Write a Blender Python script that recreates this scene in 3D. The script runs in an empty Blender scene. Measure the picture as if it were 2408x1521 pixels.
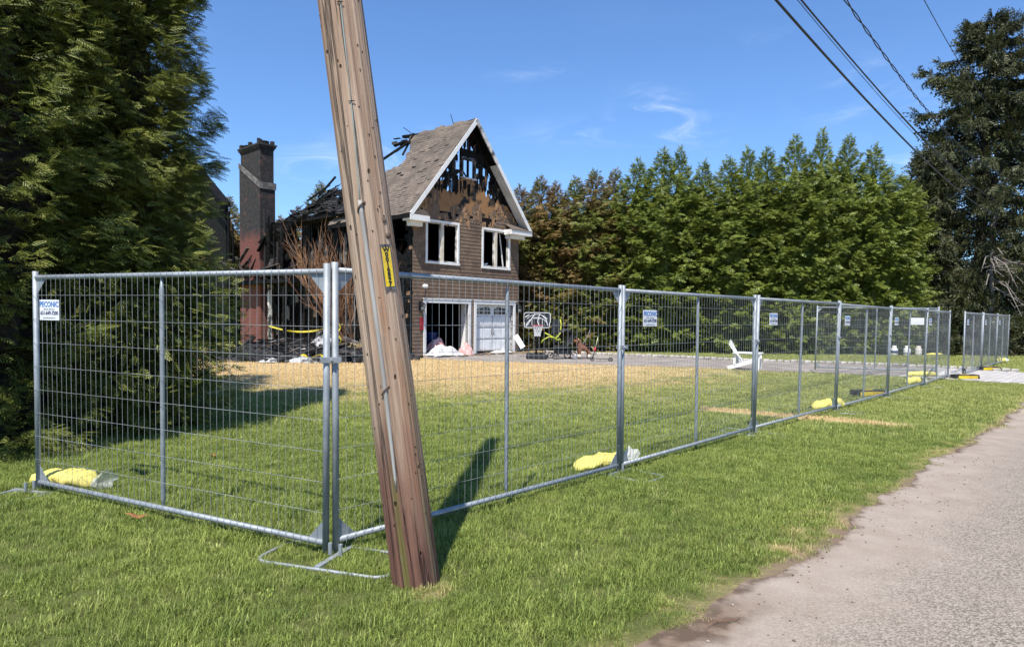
import bpy, bmesh, math, random
import numpy as np
from mathutils import Vector, Matrix

# ------------------------------------------------------------------ camera, sky, sun, exposure
scene = bpy.context.scene
COL = scene.collection
cam_data = bpy.data.cameras.new("camera")
cam = bpy.data.objects.new("camera", cam_data)
COL.objects.link(cam)
cam_data.sensor_width = 36.0
cam_data.lens = 36.0 * 1605.0 / 2408.0
cam_data.shift_y = 66.5 / 2408.0
cam_data.clip_start = 0.05
cam_data.clip_end = 3000
cam.matrix_world = (Matrix.Translation((0, 0, 1.66)) @ Matrix.Rotation(math.radians(90 - 3.0), 4, 'X')
                    @ Matrix.Rotation(math.radians(0.75), 4, 'Z'))
scene.camera = cam

SUN_EL = math.radians(60.0)
SH = Vector((0.29, 0.957, 0)).normalized()          # direction in which shadows fall
world = bpy.data.worlds.new("World")
scene.world = world
world.use_nodes = True
wn, wl = world.node_tree.nodes, world.node_tree.links
bg = wn["Background"]
sky = wn.new("ShaderNodeTexSky")
sky.sky_type = 'NISHITA'
sky.sun_disc = False
sky.sun_elevation = SUN_EL
sky.sun_rotation = math.atan2(-SH.x, -SH.y)
sky.altitude = 0
sky.air_density = 1.0
sky.dust_density = 0.15
sky.ozone_density = 5.0
bg.inputs["Strength"].default_value = 0.135

sun_data = bpy.data.lights.new("sun", 'SUN')
sun_data.energy = 4.8
sun_data.angle = math.radians(0.53)
sun_data.color = (1.0, 0.955, 0.88)
sun = bpy.data.objects.new("sun", sun_data)
COL.objects.link(sun)
sd = Vector((SH.x * math.cos(SUN_EL), SH.y * math.cos(SUN_EL), -math.sin(SUN_EL)))
sun.rotation_euler = sd.to_track_quat('-Z', 'Y').to_euler()
sun.location = (-10, -20, 40)

vs = scene.view_settings
vs.view_transform = 'Standard'
vs.look = 'None'
vs.exposure = 0.55
vs.gamma = 1.0
vs.use_curve_mapping = False
scene.cycles.max_bounces = 5
scene.cycles.diffuse_bounces = 3
scene.cycles.glossy_bounces = 2
scene.cycles.transmission_bounces = 2
scene.cycles.transparent_max_bounces = 8

RNG = random.Random(7)
NP = np.random.default_rng(11)
PI = math.pi

# ------------------------------------------------------------------ node helpers
class NT:
    """small expression helper over a node tree"""
    def __init__(s, tree): s.t = tree; s.n = tree.nodes; s.l = tree.links
    def put(s, sock, v):
        if hasattr(v, "is_linked") or isinstance(v, bpy.types.NodeSocket): s.l.new(v, sock)
        elif v is not None: sock.default_value = v
    def m(s, op, a, b=None, c=None, clamp=False):
        n = s.n.new("ShaderNodeMath"); n.operation = op; n.use_clamp = clamp
        s.put(n.inputs[0], a)
        if b is not None: s.put(n.inputs[1], b)
        if c is not None: s.put(n.inputs[2], c)
        return n.outputs[0]
    def add(s, a, b): return s.m('ADD', a, b)
    def sub(s, a, b): return s.m('SUBTRACT', a, b)
    def mul(s, a, b): return s.m('MULTIPLY', a, b)
    def smooth(s, v, a, b):
        n = s.n.new("ShaderNodeMapRange"); n.interpolation_type = 'SMOOTHSTEP'
        s.put(n.inputs[0], v); n.inputs[1].default_value = a; n.inputs[2].default_value = b
        n.inputs[3].default_value = 0; n.inputs[4].default_value = 1
        if a > b:
            n.inputs[1].default_value = b; n.inputs[2].default_value = a
            n.inputs[3].default_value = 1; n.inputs[4].default_value = 0
        return n.outputs[0]
    def noise(s, scale, detail=4, vec=None, stretch=None, rough=0.55, dist=0.0):
        if stretch is not None:
            mp = s.n.new("ShaderNodeMapping"); s.l.new(vec if vec else s.obj(), mp.inputs[0])
            mp.inputs['Scale'].default_value = stretch; vec = mp.outputs[0]
        n = s.n.new("ShaderNodeTexNoise"); n.inputs['Scale'].default_value = scale
        n.inputs['Detail'].default_value = detail; n.inputs['Roughness'].default_value = rough
        n.inputs['Distortion'].default_value = dist
        s.l.new(vec if vec else s.obj(), n.inputs['Vector'])
        return n.outputs[0]
    def obj(s):
        n = s.n.new("ShaderNodeTexCoord"); return n.outputs['Object']
    def pos(s):
        n = s.n.new("ShaderNodeNewGeometry"); return n.outputs['Position']
    def island(s):
        n = s.n.new("ShaderNodeNewGeometry"); return n.outputs['Random Per Island']
    def orand(s):
        n = s.n.new("ShaderNodeObjectInfo"); return n.outputs['Random']
    def sep(s, v):
        n = s.n.new("ShaderNodeSeparateXYZ"); s.l.new(v, n.inputs[0]); return n.outputs
    def mix(s, f, a, b):
        n = s.n.new("ShaderNodeMix"); n.data_type = 'RGBA'
        s.put(n.inputs[0], f)
        s.put(n.inputs[6], a if not isinstance(a, tuple) else (*a, 1)); s.put(n.inputs[7], b if not isinstance(b, tuple) else (*b, 1))
        return n.outputs[2]
    def scale_col(s, c, f):
        n = s.n.new("ShaderNodeMix"); n.data_type = 'RGBA'; n.blend_type = 'MULTIPLY'; n.inputs[0].default_value = 1
        s.put(n.inputs[6], c if not isinstance(c, tuple) else (*c, 1))
        cb = s.n.new("ShaderNodeCombineColor"); s.put(cb.inputs[0], f); s.put(cb.inputs[1], f); s.put(cb.inputs[2], f)
        s.l.new(cb.outputs[0], n.inputs[7]); return n.outputs[2]
    def bump(s, h, strength, dist=0.02):
        n = s.n.new("ShaderNodeBump"); n.inputs['Strength'].default_value = strength
        n.inputs['Distance'].default_value = dist; s.l.new(h, n.inputs['Height']); return n.outputs[0]

def new_mat(name):
    m = bpy.data.materials.new(name); m.use_nodes = True
    return m, NT(m.node_tree), m.node_tree.nodes["Principled BSDF"]

def mat(name, c1, c2=None, scale=4.0, rough=0.7, metal=0.0, bump=0.0, bscale=None, stretch=None,
        lo=0.4, hi=0.62, isl=0.0, orn=0.0, detail=5, bdist=0.01, spec=None, usepos=False):
    m, t, p = new_mat(name)
    vec = t.pos() if usepos else t.obj()
    col = c1
    if c2 is not None:
        f = t.smooth(t.noise(scale, detail, vec, stretch), lo, hi)
        col = t.mix(f, c1, c2)
    if isl:
        col = t.scale_col(col, t.add(1 - isl / 2, t.mul(t.island(), isl)))
    if orn:
        col = t.scale_col(col, t.add(1 - orn / 2, t.mul(t.orand(), orn)))
    if isinstance(col, tuple): p.inputs['Base Color'].default_value = (*col, 1)
    else: t.l.new(col, p.inputs['Base Color'])
    p.inputs['Roughness'].default_value = rough
    p.inputs['Metallic'].default_value = metal
    if spec is not None: p.inputs['Specular IOR Level'].default_value = spec
    if bump:
        t.l.new(t.bump(t.noise(bscale or scale * 3, 5, vec, stretch), bump, bdist), p.inputs['Normal'])
    return m

# ------------------------------------------------------------------ sky: thin cirrus over the clear blue
t = NT(world.node_tree)
tc = wn.new("ShaderNodeTexCoord")
g = t.sep(tc.outputs['Generated'])
az = t.m('ARCTAN2', g[0], g[1]); el = t.m('ARCSINE', g[2])
vecn = wn.new("ShaderNodeCombineXYZ")
wl.new(az, vecn.inputs[0]); wl.new(t.mul(el, 3.2), vecn.inputs[1])
wisp = t.smooth(t.noise(9, 6, vecn.outputs[0], None, 0.62, 0.9), 0.42, 0.8)
tot = None
for (a0, e0, sa, se, k, tilt) in ((0.215, 0.272, 0.04, 0.020, 0.62, -0.3), (0.125, 0.258, 0.08, 0.012, 0.26, 0.02), (0.455, 0.290, 0.035, 0.020, 0.42, 0.12),
                            (0.03, 0.335, 0.05, 0.008, 0.14, 0.1), (-0.27, 0.21, 0.05, 0.02, 0.25, 0.2), (0.36, 0.36, 0.06, 0.01, 0.10, -0.1),
                            (-0.17, 0.225, 0.06, 0.02, 0.3, 0.15), (0.62, 0.18, 0.10, 0.06, 0.6, 0.0), (1.3, 0.3, 0.2, 0.05, 0.5, 0.1), (-1.2, 0.35, 0.2, 0.05, 0.5, 0.1), (2.6, 0.4, 0.25, 0.06, 0.5, -0.1)):
    da = t.sub(az, a0); de = t.sub(t.sub(el, e0), t.mul(da, tilt))
    q = t.add(t.m('POWER', t.m('DIVIDE', da, sa), 2.0), t.m('POWER', t.m('DIVIDE', de, se), 2.0))
    gss = t.mul(t.m('EXPONENT', t.mul(q, -0.6)), k)
    tot = gss if tot is None else t.add(tot, gss)
haze_n = t.mul(t.smooth(t.noise(2.2, 4, vecn.outputs[0]), 0.5, 0.85), 0.03)
fac = t.m('ADD', t.mul(tot, wisp), haze_n, clamp=True)
skb = t.n.new("ShaderNodeMix"); skb.data_type = 'RGBA'; skb.blend_type = 'MULTIPLY'; skb.inputs[0].default_value = 1
wl.new(sky.outputs[0], skb.inputs[6]); skb.inputs[7].default_value = (0.68, 0.83, 1.0, 1)
skc = t.mix(fac, skb.outputs[2], (6.6, 7.1, 7.6))
wl.new(skc, bg.inputs['Color'])

# ------------------------------------------------------------------ mesh helpers
class MB:
    def __init__(s): s.v = []; s.f = []
    def add(s, verts, faces):
        o = len(s.v); s.v += [tuple(x) for x in verts]; s.f += [tuple(i + o for i in f) for f in faces]; return s
    def box(s, x0, x1, y0, y1, z0, z1, M=None):
        vs_ = [Vector((x, y, z)) for x in (x0, x1) for y in (y0, y1) for z in (z0, z1)]
        if M is not None: vs_ = [M @ q for q in vs_]
        return s.add(vs_, [(0, 1, 3, 2), (4, 6, 7, 5), (0, 4, 5, 1), (2, 3, 7, 6), (0, 2, 6, 4), (1, 5, 7, 3)])
    def bar(s, a, b, w, h=None, up=(0, 0, 1)):
        """rectangular bar from a to b, w wide, h along the 'up' side"""
        a, b = Vector(a), Vector(b); d = (b - a); L = d.length; d.normalize(); up = Vector(up)
        if abs(d.dot(up)) > 0.98: up = Vector((0, 1, 0)) if abs(d.y) < 0.9 else Vector((1, 0, 0))
        sd_ = d.cross(up).normalized(); u2 = sd_.cross(d).normalized(); h = h or w
        M = Matrix((( d.x, sd_.x, u2.x, a.x), (d.y, sd_.y, u2.y, a.y), (d.z, sd_.z, u2.z, a.z), (0, 0, 0, 1)))
        return s.box(0, L, -w / 2, w / 2, -h / 2, h / 2, M)
    def tube(s, pts, r, n=8, cap=True):
        pts = [Vector(p) for p in pts]; N = len(pts)
        rs = r if isinstance(r, (list, tuple)) else [r] * N
        o = len(s.v); prev = None
        for i, p in enumerate(pts):
            d = (pts[min(i + 1, N - 1)] - pts[max(i - 1, 0)]).normalized()
            ref = prev if prev is not None else (Vector((0, 0, 1)) if abs(d.z) < 0.9 else Vector((1, 0, 0)))
            a = (ref - d * ref.dot(d)).normalized(); b = d.cross(a); prev = a
            for k in range(n):
                an = 2 * PI * k / n; q = p + (a * math.cos(an) + b * math.sin(an)) * rs[i]; s.v.append(tuple(q))
        for i in range(N - 1):
            for k in range(n):
                k2 = (k + 1) % n
                s.f.append((o + i * n + k, o + i * n + k2, o + (i + 1) * n + k2, o + (i + 1) * n + k))
        if cap:
            s.f.append(tuple(o + k for k in reversed(range(n)))); s.f.append(tuple(o + (N - 1) * n + k for k in range(n)))
        return s
    def lathe(s, prof, n=16, c=(0, 0, 0), M=None):
        o = len(s.v)
        for (r, z) in prof:
            for k in range(n):
                an = 2 * PI * k / n; q = Vector((c[0] + r * math.cos(an), c[1] + r * math.sin(an), c[2] + z))
                if M is not None: q = M @ q
                s.v.append(tuple(q))
        for i in range(len(prof) - 1):
            for k in range(n):
                k2 = (k + 1) % n; s.f.append((o + i * n + k, o + i * n + k2, o + (i + 1) * n + k2, o + (i + 1) * n + k))
        s.f.append(tuple(o + k for k in reversed(range(n)))); s.f.append(tuple(o + (len(prof) - 1) * n + k for k in range(n)))
        return s
    def prism(s, poly, fn, d0, d1):
        """poly of 2D points, fn(x,y,d)->3D, extruded from d0 to d1"""
        n = len(poly); o = len(s.v)
        for d in (d0, d1):
            for p in poly: s.v.append(tuple(fn(p[0], p[1], d)))
        s.f.append(tuple(o + i for i in range(n))); s.f.append(tuple(o + n + i for i in reversed(range(n))))
        for i in range(n):
            j = (i + 1) % n; s.f.append((o + i, o + n + i, o + n + j, o + j))
        return s
    def mesh(s, name, m=None, smooth=False):
        me = bpy.data.meshes.new(name); me.from_pydata(s.v, [], s.f)
        if m is not None: me.materials.append(m)
        bm = bmesh.new(); bm.from_mesh(me); bmesh.ops.recalc_face_normals(bm, faces=bm.faces); bm.to_mesh(me); bm.free()
        if smooth: me.polygons.foreach_set('use_smooth', [True] * len(me.polygons))
        return me
    def build(s, name, m, parent=None, smooth=False, loc=None, kind=None):
        return obj(name, s.mesh(name, m, smooth), parent, loc, kind)

def obj(name, me, parent=None, loc=None, kind=None):
    o = bpy.data.objects.new(name, me); COL.objects.link(o)
    if parent is not None: o.parent = parent
    if loc is not None: o.location = loc
    if kind: o["kind"] = kind
    return o

def tag(o, label=None, cat=None, group=None, kind=None):
    if label: o["label"] = label
    if cat: o["category"] = cat
    if group: o["group"] = group
    if kind: o["kind"] = kind
    return o

def thing(name, label, cat, loc=(0, 0, 0), rz=0.0, group=None):
    o = bpy.data.objects.new(name, None); COL.objects.link(o)
    o.empty_display_size = 0.2; o.location = loc; o.rotation_euler = (0, 0, rz)
    return tag(o, label, cat, group)

def copy_tree(src, parent=None):
    c = src.copy(); COL.objects.link(c); c.parent = parent
    for ch in list(src.children): copy_tree(ch, c)
    return c

def bevel(o, w=0.01, seg=2):
    b = o.modifiers.new("bevel", 'BEVEL'); b.width = w; b.segments = seg; b.limit_method = 'ANGLE'; return o

def quads_mesh(name, V, nq, m, k=4):
    """V: (nq*k,3) vertices, one k-gon each"""
    me = bpy.data.meshes.new(name)
    nv = len(V); me.vertices.add(nv); me.vertices.foreach_set('co', np.ascontiguousarray(V, dtype=np.float32).ravel())
    me.loops.add(nv); me.loops.foreach_set('vertex_index', np.arange(nv, dtype=np.int32))
    me.polygons.add(nq); me.polygons.foreach_set('loop_start', np.arange(0, nv, k, dtype=np.int32))
    me.update(calc_edges=True); me.materials.append(m); return me

def text_mesh(body, size, m, extrude=0.0008, name="lettering", bold=0.0):
    c = bpy.data.curves.new("txt", 'FONT'); c.body = body; c.size = size; c.align_x = 'CENTER'; c.align_y = 'CENTER'
    c.extrude = extrude; c.offset = bold; c.resolution_u = 2
    o = bpy.data.objects.new("txt", c); COL.objects.link(o)
    dg = bpy.context.evaluated_depsgraph_get(); me = bpy.data.meshes.new_from_object(o.evaluated_get(dg))
    bpy.data.objects.remove(o); bpy.data.curves.remove(c)
    me.name = name; me.materials.clear(); me.materials.append(m); return me

def rotz(a): return Matrix.Rotation(a, 4, 'Z')
def frame(px, py, pz, ax):   # matrix: local x along ax (horizontal), z up
    a = Vector(ax).normalized(); b = Vector((-a.y, a.x, 0))
    return Matrix(((a.x, b.x, 0, px), (a.y, b.y, 0, py), (0, 0, 1, pz), (0, 0, 0, 1)))

# ------------------------------------------------------------------ materials
GALV = mat("galvanized_steel", (0.27, 0.295, 0.315), (0.37, 0.395, 0.41), 9, 0.62, 0.45, 0.15, 60, lo=0.35, hi=0.7)
GALVW = mat("galvanized_wire", (0.34, 0.36, 0.37), (0.25, 0.26, 0.26), 3, 0.55, 0.4)
WHITE = mat("white_trim_paint", (0.78, 0.77, 0.74), (0.50, 0.47, 0.43), 2.2, 0.5, bump=0.1, lo=0.5, hi=0.8)
SOOTW = mat("sooty_white_paint", (0.62, 0.60, 0.57), (0.10, 0.09, 0.085), 2.2, 0.7, bump=0.2, lo=0.42, hi=0.62)
CHAR = mat("charred_wood", (0.006, 0.0055, 0.005), (0.018, 0.017, 0.016), 7, 0.75, bump=0.9, bscale=28, lo=0.4, hi=0.7, bdist=0.02, orn=0.6, spec=0.12)
CHARB = mat("half_burnt_board", (0.012, 0.010, 0.009), (0.13, 0.08, 0.042), 2.4, 0.8, bump=0.5, bscale=20, lo=0.52, hi=0.66, orn=0.5)
ASHW = mat("ash_grey_board", (0.12, 0.105, 0.09), (0.02, 0.019, 0.018), 3.0, 0.85, bump=0.5, bscale=20, lo=0.4, hi=0.65, orn=0.5)
BLACKP = mat("black_plastic", (0.012, 0.012, 0.013), (0.03, 0.03, 0.032), 8, 0.45)
BLACKM = mat("black_metal", (0.015, 0.015, 0.016), None, rough=0.4, metal=0.3)
REDP = mat("red_paint", (0.45, 0.02, 0.025), None, rough=0.4)
REDC = mat("red_cloth", (0.42, 0.02, 0.03), (0.25, 0.01, 0.02), 6, 0.8)
YEL = mat("yellow_plastic", (0.72, 0.52, 0.02), (0.55, 0.38, 0.02), 5, 0.5)
NEON = mat("neon_yellow_tube", (0.40, 0.44, 0.03), None, rough=0.5)
RUBBER = mat("black_rubber", (0.012, 0.012, 0.012), (0.03, 0.03, 0.028), 12, 0.7, bump=0.2)
BRWN = mat("dead_brown_twig", (0.30, 0.155, 0.075), (0.19, 0.095, 0.05), 1.5, 0.8, usepos=True)
BARK = mat("conifer_bark", (0.09, 0.06, 0.045), (0.045, 0.032, 0.026), 5, 0.9, bump=0.8, bscale=14, stretch=(3, 3, 0.6), bdist=0.03)
GREYW = mat("dead_grey_branch", (0.22, 0.195, 0.165), (0.12, 0.105, 0.09), 4, 0.85)
# ------------------------------------------------------------------ ground: lawn sheet, road, driveway
ROAD_D = Vector((0.681, 0.732, 0)); ROAD_N = Vector((-0.732, 0.681, 0)); ROAD_0 = Vector((1.26, 3.86, 0))

def lawn_masks(t):
    """dry (dead straw grass near the fire, strip, verge), tone (patchy lawn)"""
    P = t.pos(); s = t.sep(P)
    n1 = t.noise(0.55, 4, P); n2 = t.noise(2.6, 4, P); n3 = t.noise(9.0, 3, P)
    dx = t.m('DIVIDE', t.add(s[0], 4.0), 10.5); dy = t.m('DIVIDE', t.sub(s[1], 25.0), 10.0)
    d = t.m('SQRT', t.add(t.mul(dx, dx), t.mul(dy, dy)))
    d = t.add(d, t.add(t.mul(t.sub(n1, 0.5), 0.55), t.mul(t.sub(n2, 0.5), 0.45)))
    dry = t.smooth(d, 1.45, 0.55)
    c = Vector((4.85, 11.65, 0)); sdv = Vector((0.85, -0.525, 0)).normalized(); snv = Vector((-sdv.y, sdv.x, 0))
    px = t.sub(s[0], c.x); py = t.sub(s[1], c.y)
    al = t.m('ABSOLUTE', t.add(t.mul(px, sdv.x), t.mul(py, sdv.y)))
    ac = t.m('ABSOLUTE', t.add(t.add(t.mul(px, snv.x), t.mul(py, snv.y)), t.mul(t.sub(n1, 0.5), 0.5)))
    strip = t.mul(t.smooth(t.add(ac, t.mul(t.sub(n3, 0.5), 0.5)), 0.36, 0.12), t.smooth(t.add(al, t.mul(t.sub(n2, .5), 1.2)), 1.9, 1.3))
    rx = t.sub(s[0], ROAD_0.x); ry = t.sub(s[1], ROAD_0.y)
    rd = t.add(t.mul(rx, ROAD_N.x), t.mul(ry, ROAD_N.y))
    verge = t.mul(t.smooth(rd, 0.60, 0.0), t.smooth(t.add(t.mul(n2, 0.6), t.mul(n1, 0.4)), 0.44, 0.64))
    verge = t.m('MAXIMUM', verge, t.mul(t.smooth(rd, 0.22, 0.0), 0.55))
    qx = t.add(s[0], 0.47); qy = t.sub(s[1], 4.02)
    pb = t.mul(t.smooth(t.m('SQRT', t.add(t.mul(qx, qx), t.mul(qy, qy))), 0.17, 0.10), 0.28)
    dry = t.m('MAXIMUM', t.m('MAXIMUM', dry, strip), t.m('MAXIMUM', t.mul(verge, 0.60), pb))
    tone = t.smooth(t.add(t.add(t.mul(n1, 0.45), t.mul(n2, 0.35)), t.mul(t.noise(1.3, 4, P), 0.2)), 0.38, 0.60)
    far = t.smooth(s[1], 6.5, 16.0)
    return dry, tone, rd, n3, far

def lawn_colour(t):
    dry, tone, rd, n3, far = lawn_masks(t)
    g_ = t.mix(tone, (0.085, 0.148, 0.018), (0.222, 0.280, 0.052))
    g_ = t.mix(t.mul(far, 0.62), g_, (0.360, 0.340, 0.125))
    return g_, dry, rd, n3

m, t, p = new_mat("lawn_soil_and_thatch"); LAWN = m
g_, dry, rd, n3 = lawn_colour(t)
fine = t.noise(55, 4, t.pos())
g_ = t.mix(t.smooth(t.sep(t.pos())[1], 14.0, 5.0), g_, (0.115, 0.130, 0.040))
g_ = t.scale_col(g_, t.add(0.55, t.mul(fine, 0.6)))
st = t.mix(t.smooth(n3, 0.35, 0.65), (0.50, 0.365, 0.18), (0.60, 0.455, 0.24))
col = t.mix(dry, g_, t.scale_col(st, t.add(0.65, t.mul(fine, 0.6))))
edge = t.smooth(t.add(rd, t.mul(t.sub(n3, 0.5), 0.35)), 0.16, -0.02)
col = t.mix(edge, col, (0.20, 0.145, 0.10))
t.l.new(col, p.inputs['Base Color']); p.inputs['Roughness'].default_value = 0.95; p.inputs['Specular IOR Level'].default_value = 0.1
t.l.new(t.bump(t.noise(40, 5, t.pos()), 0.8, 0.03), p.inputs['Normal'])

mb = MB()
S_ = 900
mb.add([(-S_, -S_, 0), (S_, -S_, 0), (S_, S_, 0), (-S_, S_, 0)], [(0, 1, 2, 3)])
tag(mb.build("lawn", LAWN), kind="structure")

# road: chip seal with a dusty edge
m, t, p = new_mat("chip_seal_road"); ROADM = m
uvn = t.n.new("ShaderNodeUVMap"); uvs = t.sep(uvn.outputs[0])
P = t.pos()
vor = t.n.new("ShaderNodeTexVoronoi"); vor.inputs['Scale'].default_value = 95; t.l.new(P, vor.inputs['Vector'])
vs2 = t.sep(vor.outputs['Color'])
chip = t.mix(t.smooth(vs2[0], 0.25, 0.75), (0.110, 0.089, 0.072), (0.39, 0.335, 0.275))
chip = t.mix(t.smooth(t.noise(150, 3, P), 0.45, 0.6), chip, (0.255, 0.216, 0.175))
dust = t.mix(t.smooth(t.noise(3, 5, P), 0.3, 0.7), (0.285, 0.228, 0.178), (0.345, 0.288, 0.235))
dust = t.scale_col(dust, t.add(0.72, t.mul(t.noise(120, 4, P), 0.55)))
nb = t.noise(1.1, 5, P); nb2 = t.noise(7, 4, P)
df = t.smooth(t.add(uvs[1], t.add(t.mul(t.sub(nb, 0.5), 0.9), t.mul(t.sub(nb2, 0.5), 0.35))), 1.15, 0.15)
patch = t.mul(t.smooth(nb, 0.48, 0.7), 0.35)
col = t.mix(t.m('MAXIMUM', t.mul(df, 0.92), patch), chip, dust)
sp_ = t.sep(P); sx_ = t.sub(sp_[0], 0.98); sy_ = t.sub(sp_[1], 3.50)
near_ = t.smooth(t.m('SQRT', t.add(t.mul(sx_, sx_), t.mul(sy_, sy_))), 0.85, 0.25)
uvw = t.add(uvs[1], t.add(t.mul(t.sub(t.noise(7.0, 6, P), 0.5), 0.22), t.mul(t.sub(t.noise(1.2, 3, P), 0.5), 0.25)))
soil = t.m('MAXIMUM', t.smooth(uvw, 0.10, -0.03), t.mul(near_, t.smooth(uvw, 0.34, 0.14)))
col = t.mix(soil, col, t.mix(t.smooth(nb2, .4, .6), (0.105, 0.072, 0.050), (0.19, 0.135, 0.095)))
t.l.new(col, p.inputs['Base Color']); p.inputs['Roughness'].default_value = 0.92; p.inputs['Specular IOR Level'].default_value = 0.2
hh = t.add(t.mul(vor.outputs['Distance'], t.sub(1.0, t.mul(df, 0.8))), t.mul(t.noise(60, 4, P), 0.5))
t.l.new(t.bump(hh, 0.55, 0.012), p.inputs['Normal'])

EDGE = [(-60, -61.0), (-20, -18.0), (-3.0, -0.25), (-0.4, 2.25), (0.60, 3.36), (1.22, 3.86), (2.13, 4.75), (3.13, 5.89), (4.77, 7.76), (6.47, 9.50), (8.4, 11.53), (13.69, 17.6), (40, 46.3), (120, 133)]
def road_ab(x, y):
    rx, ry = x - ROAD_0.x, y - ROAD_0.y
    return rx * ROAD_D.x + ry * ROAD_D.y, rx * ROAD_N.x + ry * ROAD_N.y
EA = np.array([road_ab(*e)[0] for e in EDGE]); EB = np.array([road_ab(*e)[1] for e in EDGE])
def edge_b(a): return np.interp(a, EA, EB)
def wob(a): return 0.045 * np.sin(a * 2.3 + 1) + 0.03 * np.sin(a * 5.7) + 0.02 * np.sin(a * 13.1 + 2)
aa = np.concatenate([np.linspace(-80, -5, 40), np.arange(-4.9, 20, 0.08), np.linspace(20.2, 170, 60)])
offs = [0.0, 0.3, 0.8, 1.6, 3.0, 6.2]
V = []; F = []; UV = []
for i, a in enumerate(aa):
    b0 = float(edge_b(a) + wob(a))
    for o_ in offs:
        q = ROAD_0 + ROAD_D * float(a) + ROAD_N * (b0 - o_)
        V.append((q.x, q.y, 0.006)); UV.append((float(a), o_))
    if i:
        n_ = len(offs)
        for k in range(n_ - 1): F.append(((i - 1) * n_ + k, i * n_ + k, i * n_ + k + 1, (i - 1) * n_ + k + 1))
me = bpy.data.meshes.new("road"); me.from_pydata(V, [], F); me.materials.append(ROADM)
uvl = me.uv_layers.new(name="UVMap")
for lp in me.loops: uvl.data[lp.index].uv = UV[lp.vertex_index]
road = tag(obj("road", me), kind="structure")

# driveway of worn asphalt with a cobble edging on the far side, paver apron at the gate
DRV = mat("driveway_asphalt", (0.22, 0.188, 0.16), (0.30, 0.262, 0.228), 1.2, 0.95, bump=0.3, bscale=70, bdist=0.006, usepos=True)
dfar = [(-0.05, 31.6), (1.6, 31.1), (3.87, 30.0), (5.59, 29.2), (7.5, 27.9), (9.6, 26.7), (12.85, 25.7), (15.0, 24.3), (17.0, 22.75)]
dnear = [(-4.3, 26.1), (-2.2, 24.9), (0.5, 24.2), (3.04, 23.6), (6.0, 23.0), (7.64, 21.95), (9.76, 21.3), (11.94, 19.9), (12.95, 19.7), (13.6, 18.2)]
poly = [(-4.3, 26.6)] + dnear[1:] + list(reversed(dfar)) + [(-0.05, 31.1)]
poly = [(x, y) for x, y in poly]
mb = MB(); mb.add([(x, y, 0.009) for x, y in poly], [tuple(range(len(poly)))])
drive = tag(mb.build("driveway", DRV), kind="structure")
CBL = mat("cobble_granite", (0.50, 0.46, 0.41), (0.34, 0.31, 0.28), 5, 0.9, bump=0.5, bscale=25, orn=0.35)
stone = MB(); stone.box(-0.115, 0.115, -0.06, 0.06, 0, 0.11)
bmx = bmesh.new(); sm = stone.mesh("cobblestone", CBL); bmx.from_mesh(sm)
bmesh.ops.bevel(bmx, geom=bmx.edges[:], offset=0.018, segments=1, affect='EDGES'); bmx.to_mesh(sm); bmx.free()
def along(pl, step):
    out = []; carry = 0
    for (x0, y0), (x1, y1) in zip(pl, pl[1:]):
        d = Vector((x1 - x0, y1 - y0, 0)); L = d.length; d.normalize(); s_ = carry
        while s_ < L: out.append((x0 + d.x * s_, y0 + d.y * s_, math.atan2(d.y, d.x))); s_ += step
        carry = s_ - L
    return out
for (x, y, a) in along(dfar[1:], 0.25):
    o = obj("cobblestone", sm, drive, (x + RNG.uniform(-.01, .01), y + RNG.uniform(-.015, .015), RNG.uniform(-0.012, 0.01)))
    o.rotation_euler = (RNG.uniform(-.04, .04), RNG.uniform(-.04, .04), a + RNG.uniform(-.05, .05)); o.scale = (RNG.uniform(.88, 1.02), 1, RNG.uniform(.9, 1.1))
PAV = mat("apron_paver", (0.44, 0.41, 0.38), (0.35, 0.325, 0.30), 3, 0.9, bump=0.3, bscale=30, orn=0.22)
apron = MB(); M_ = frame(13.35, 18.75, 0, ROAD_D)
apb = MB(); apb.box(-0.05, 5.3, -0.75, 2.6, 0.002, 0.013, M_)
apr = tag(apb.build("apron", mat("paver_joint_sand", (0.20, 0.18, 0.155), None, rough=0.95)), kind="structure")
pm = MB(); pm.box(0.004, 0.436, 0.004, 0.206, 0, 0.012); pme = pm.mesh("paver", PAV)
for j in range(15):
    for i in range(12):
        x = i * 0.44 + (0.22 if j % 2 else 0) - 0.0
        if x > 4.85: continue
        o = obj("paver", pme, apr); o.matrix_world = M_ @ Matrix.Translation((x, -0.7 + j * 0.21, 0.010 + RNG.uniform(0, 0.004)))

# ------------------------------------------------------------------ grass
m, t, p = new_mat("grass_blade"); GRASS = m
g_, dry, rd, n3 = lawn_colour(t)
ra = t.orand(); ri = t.island()
g2 = t.mix(t.mul(ri, 0.7), g_, (0.33, 0.37, 0.095))
g2 = t.mix(t.mul(t.smooth(ra, 0.90, 1.0), 0.5), g2, (0.42, 0.40, 0.16))
g2 = t.scale_col(g2, t.add(0.62, t.add(t.mul(ra, 0.4), t.mul(t.m('POWER', t.m('FRACT', t.mul(ri, 7.31)), 2.0), 0.75))))
st = t.mix(ri, (0.58, 0.425, 0.205), (0.76, 0.59, 0.32))
dr2 = t.smooth(t.add(t.mul(dry, 1.25), t.mul(t.sub(ra, 0.5), 0.55)), 0.25, 0.8)
col = t.mix(dr2, g2, st)
t.l.new(col, p.inputs['Base Color']); p.inputs['Roughness'].default_value = 0.55; p.inputs['Specular IOR Level'].default_value = 0.35
tr = t.n.new("ShaderNodeBsdfTranslucent"); t.l.new(col, tr.inputs[0])
ms = t.n.new("ShaderNodeMixShader"); ms.inputs[0].default_value = 0.3
t.l.new(p.outputs[0], ms.inputs[1]); t.l.new(tr.outputs[0], ms.inputs[2])
t.l.new(ms.outputs[0], t.n["Material Output"].inputs[0])

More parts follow.
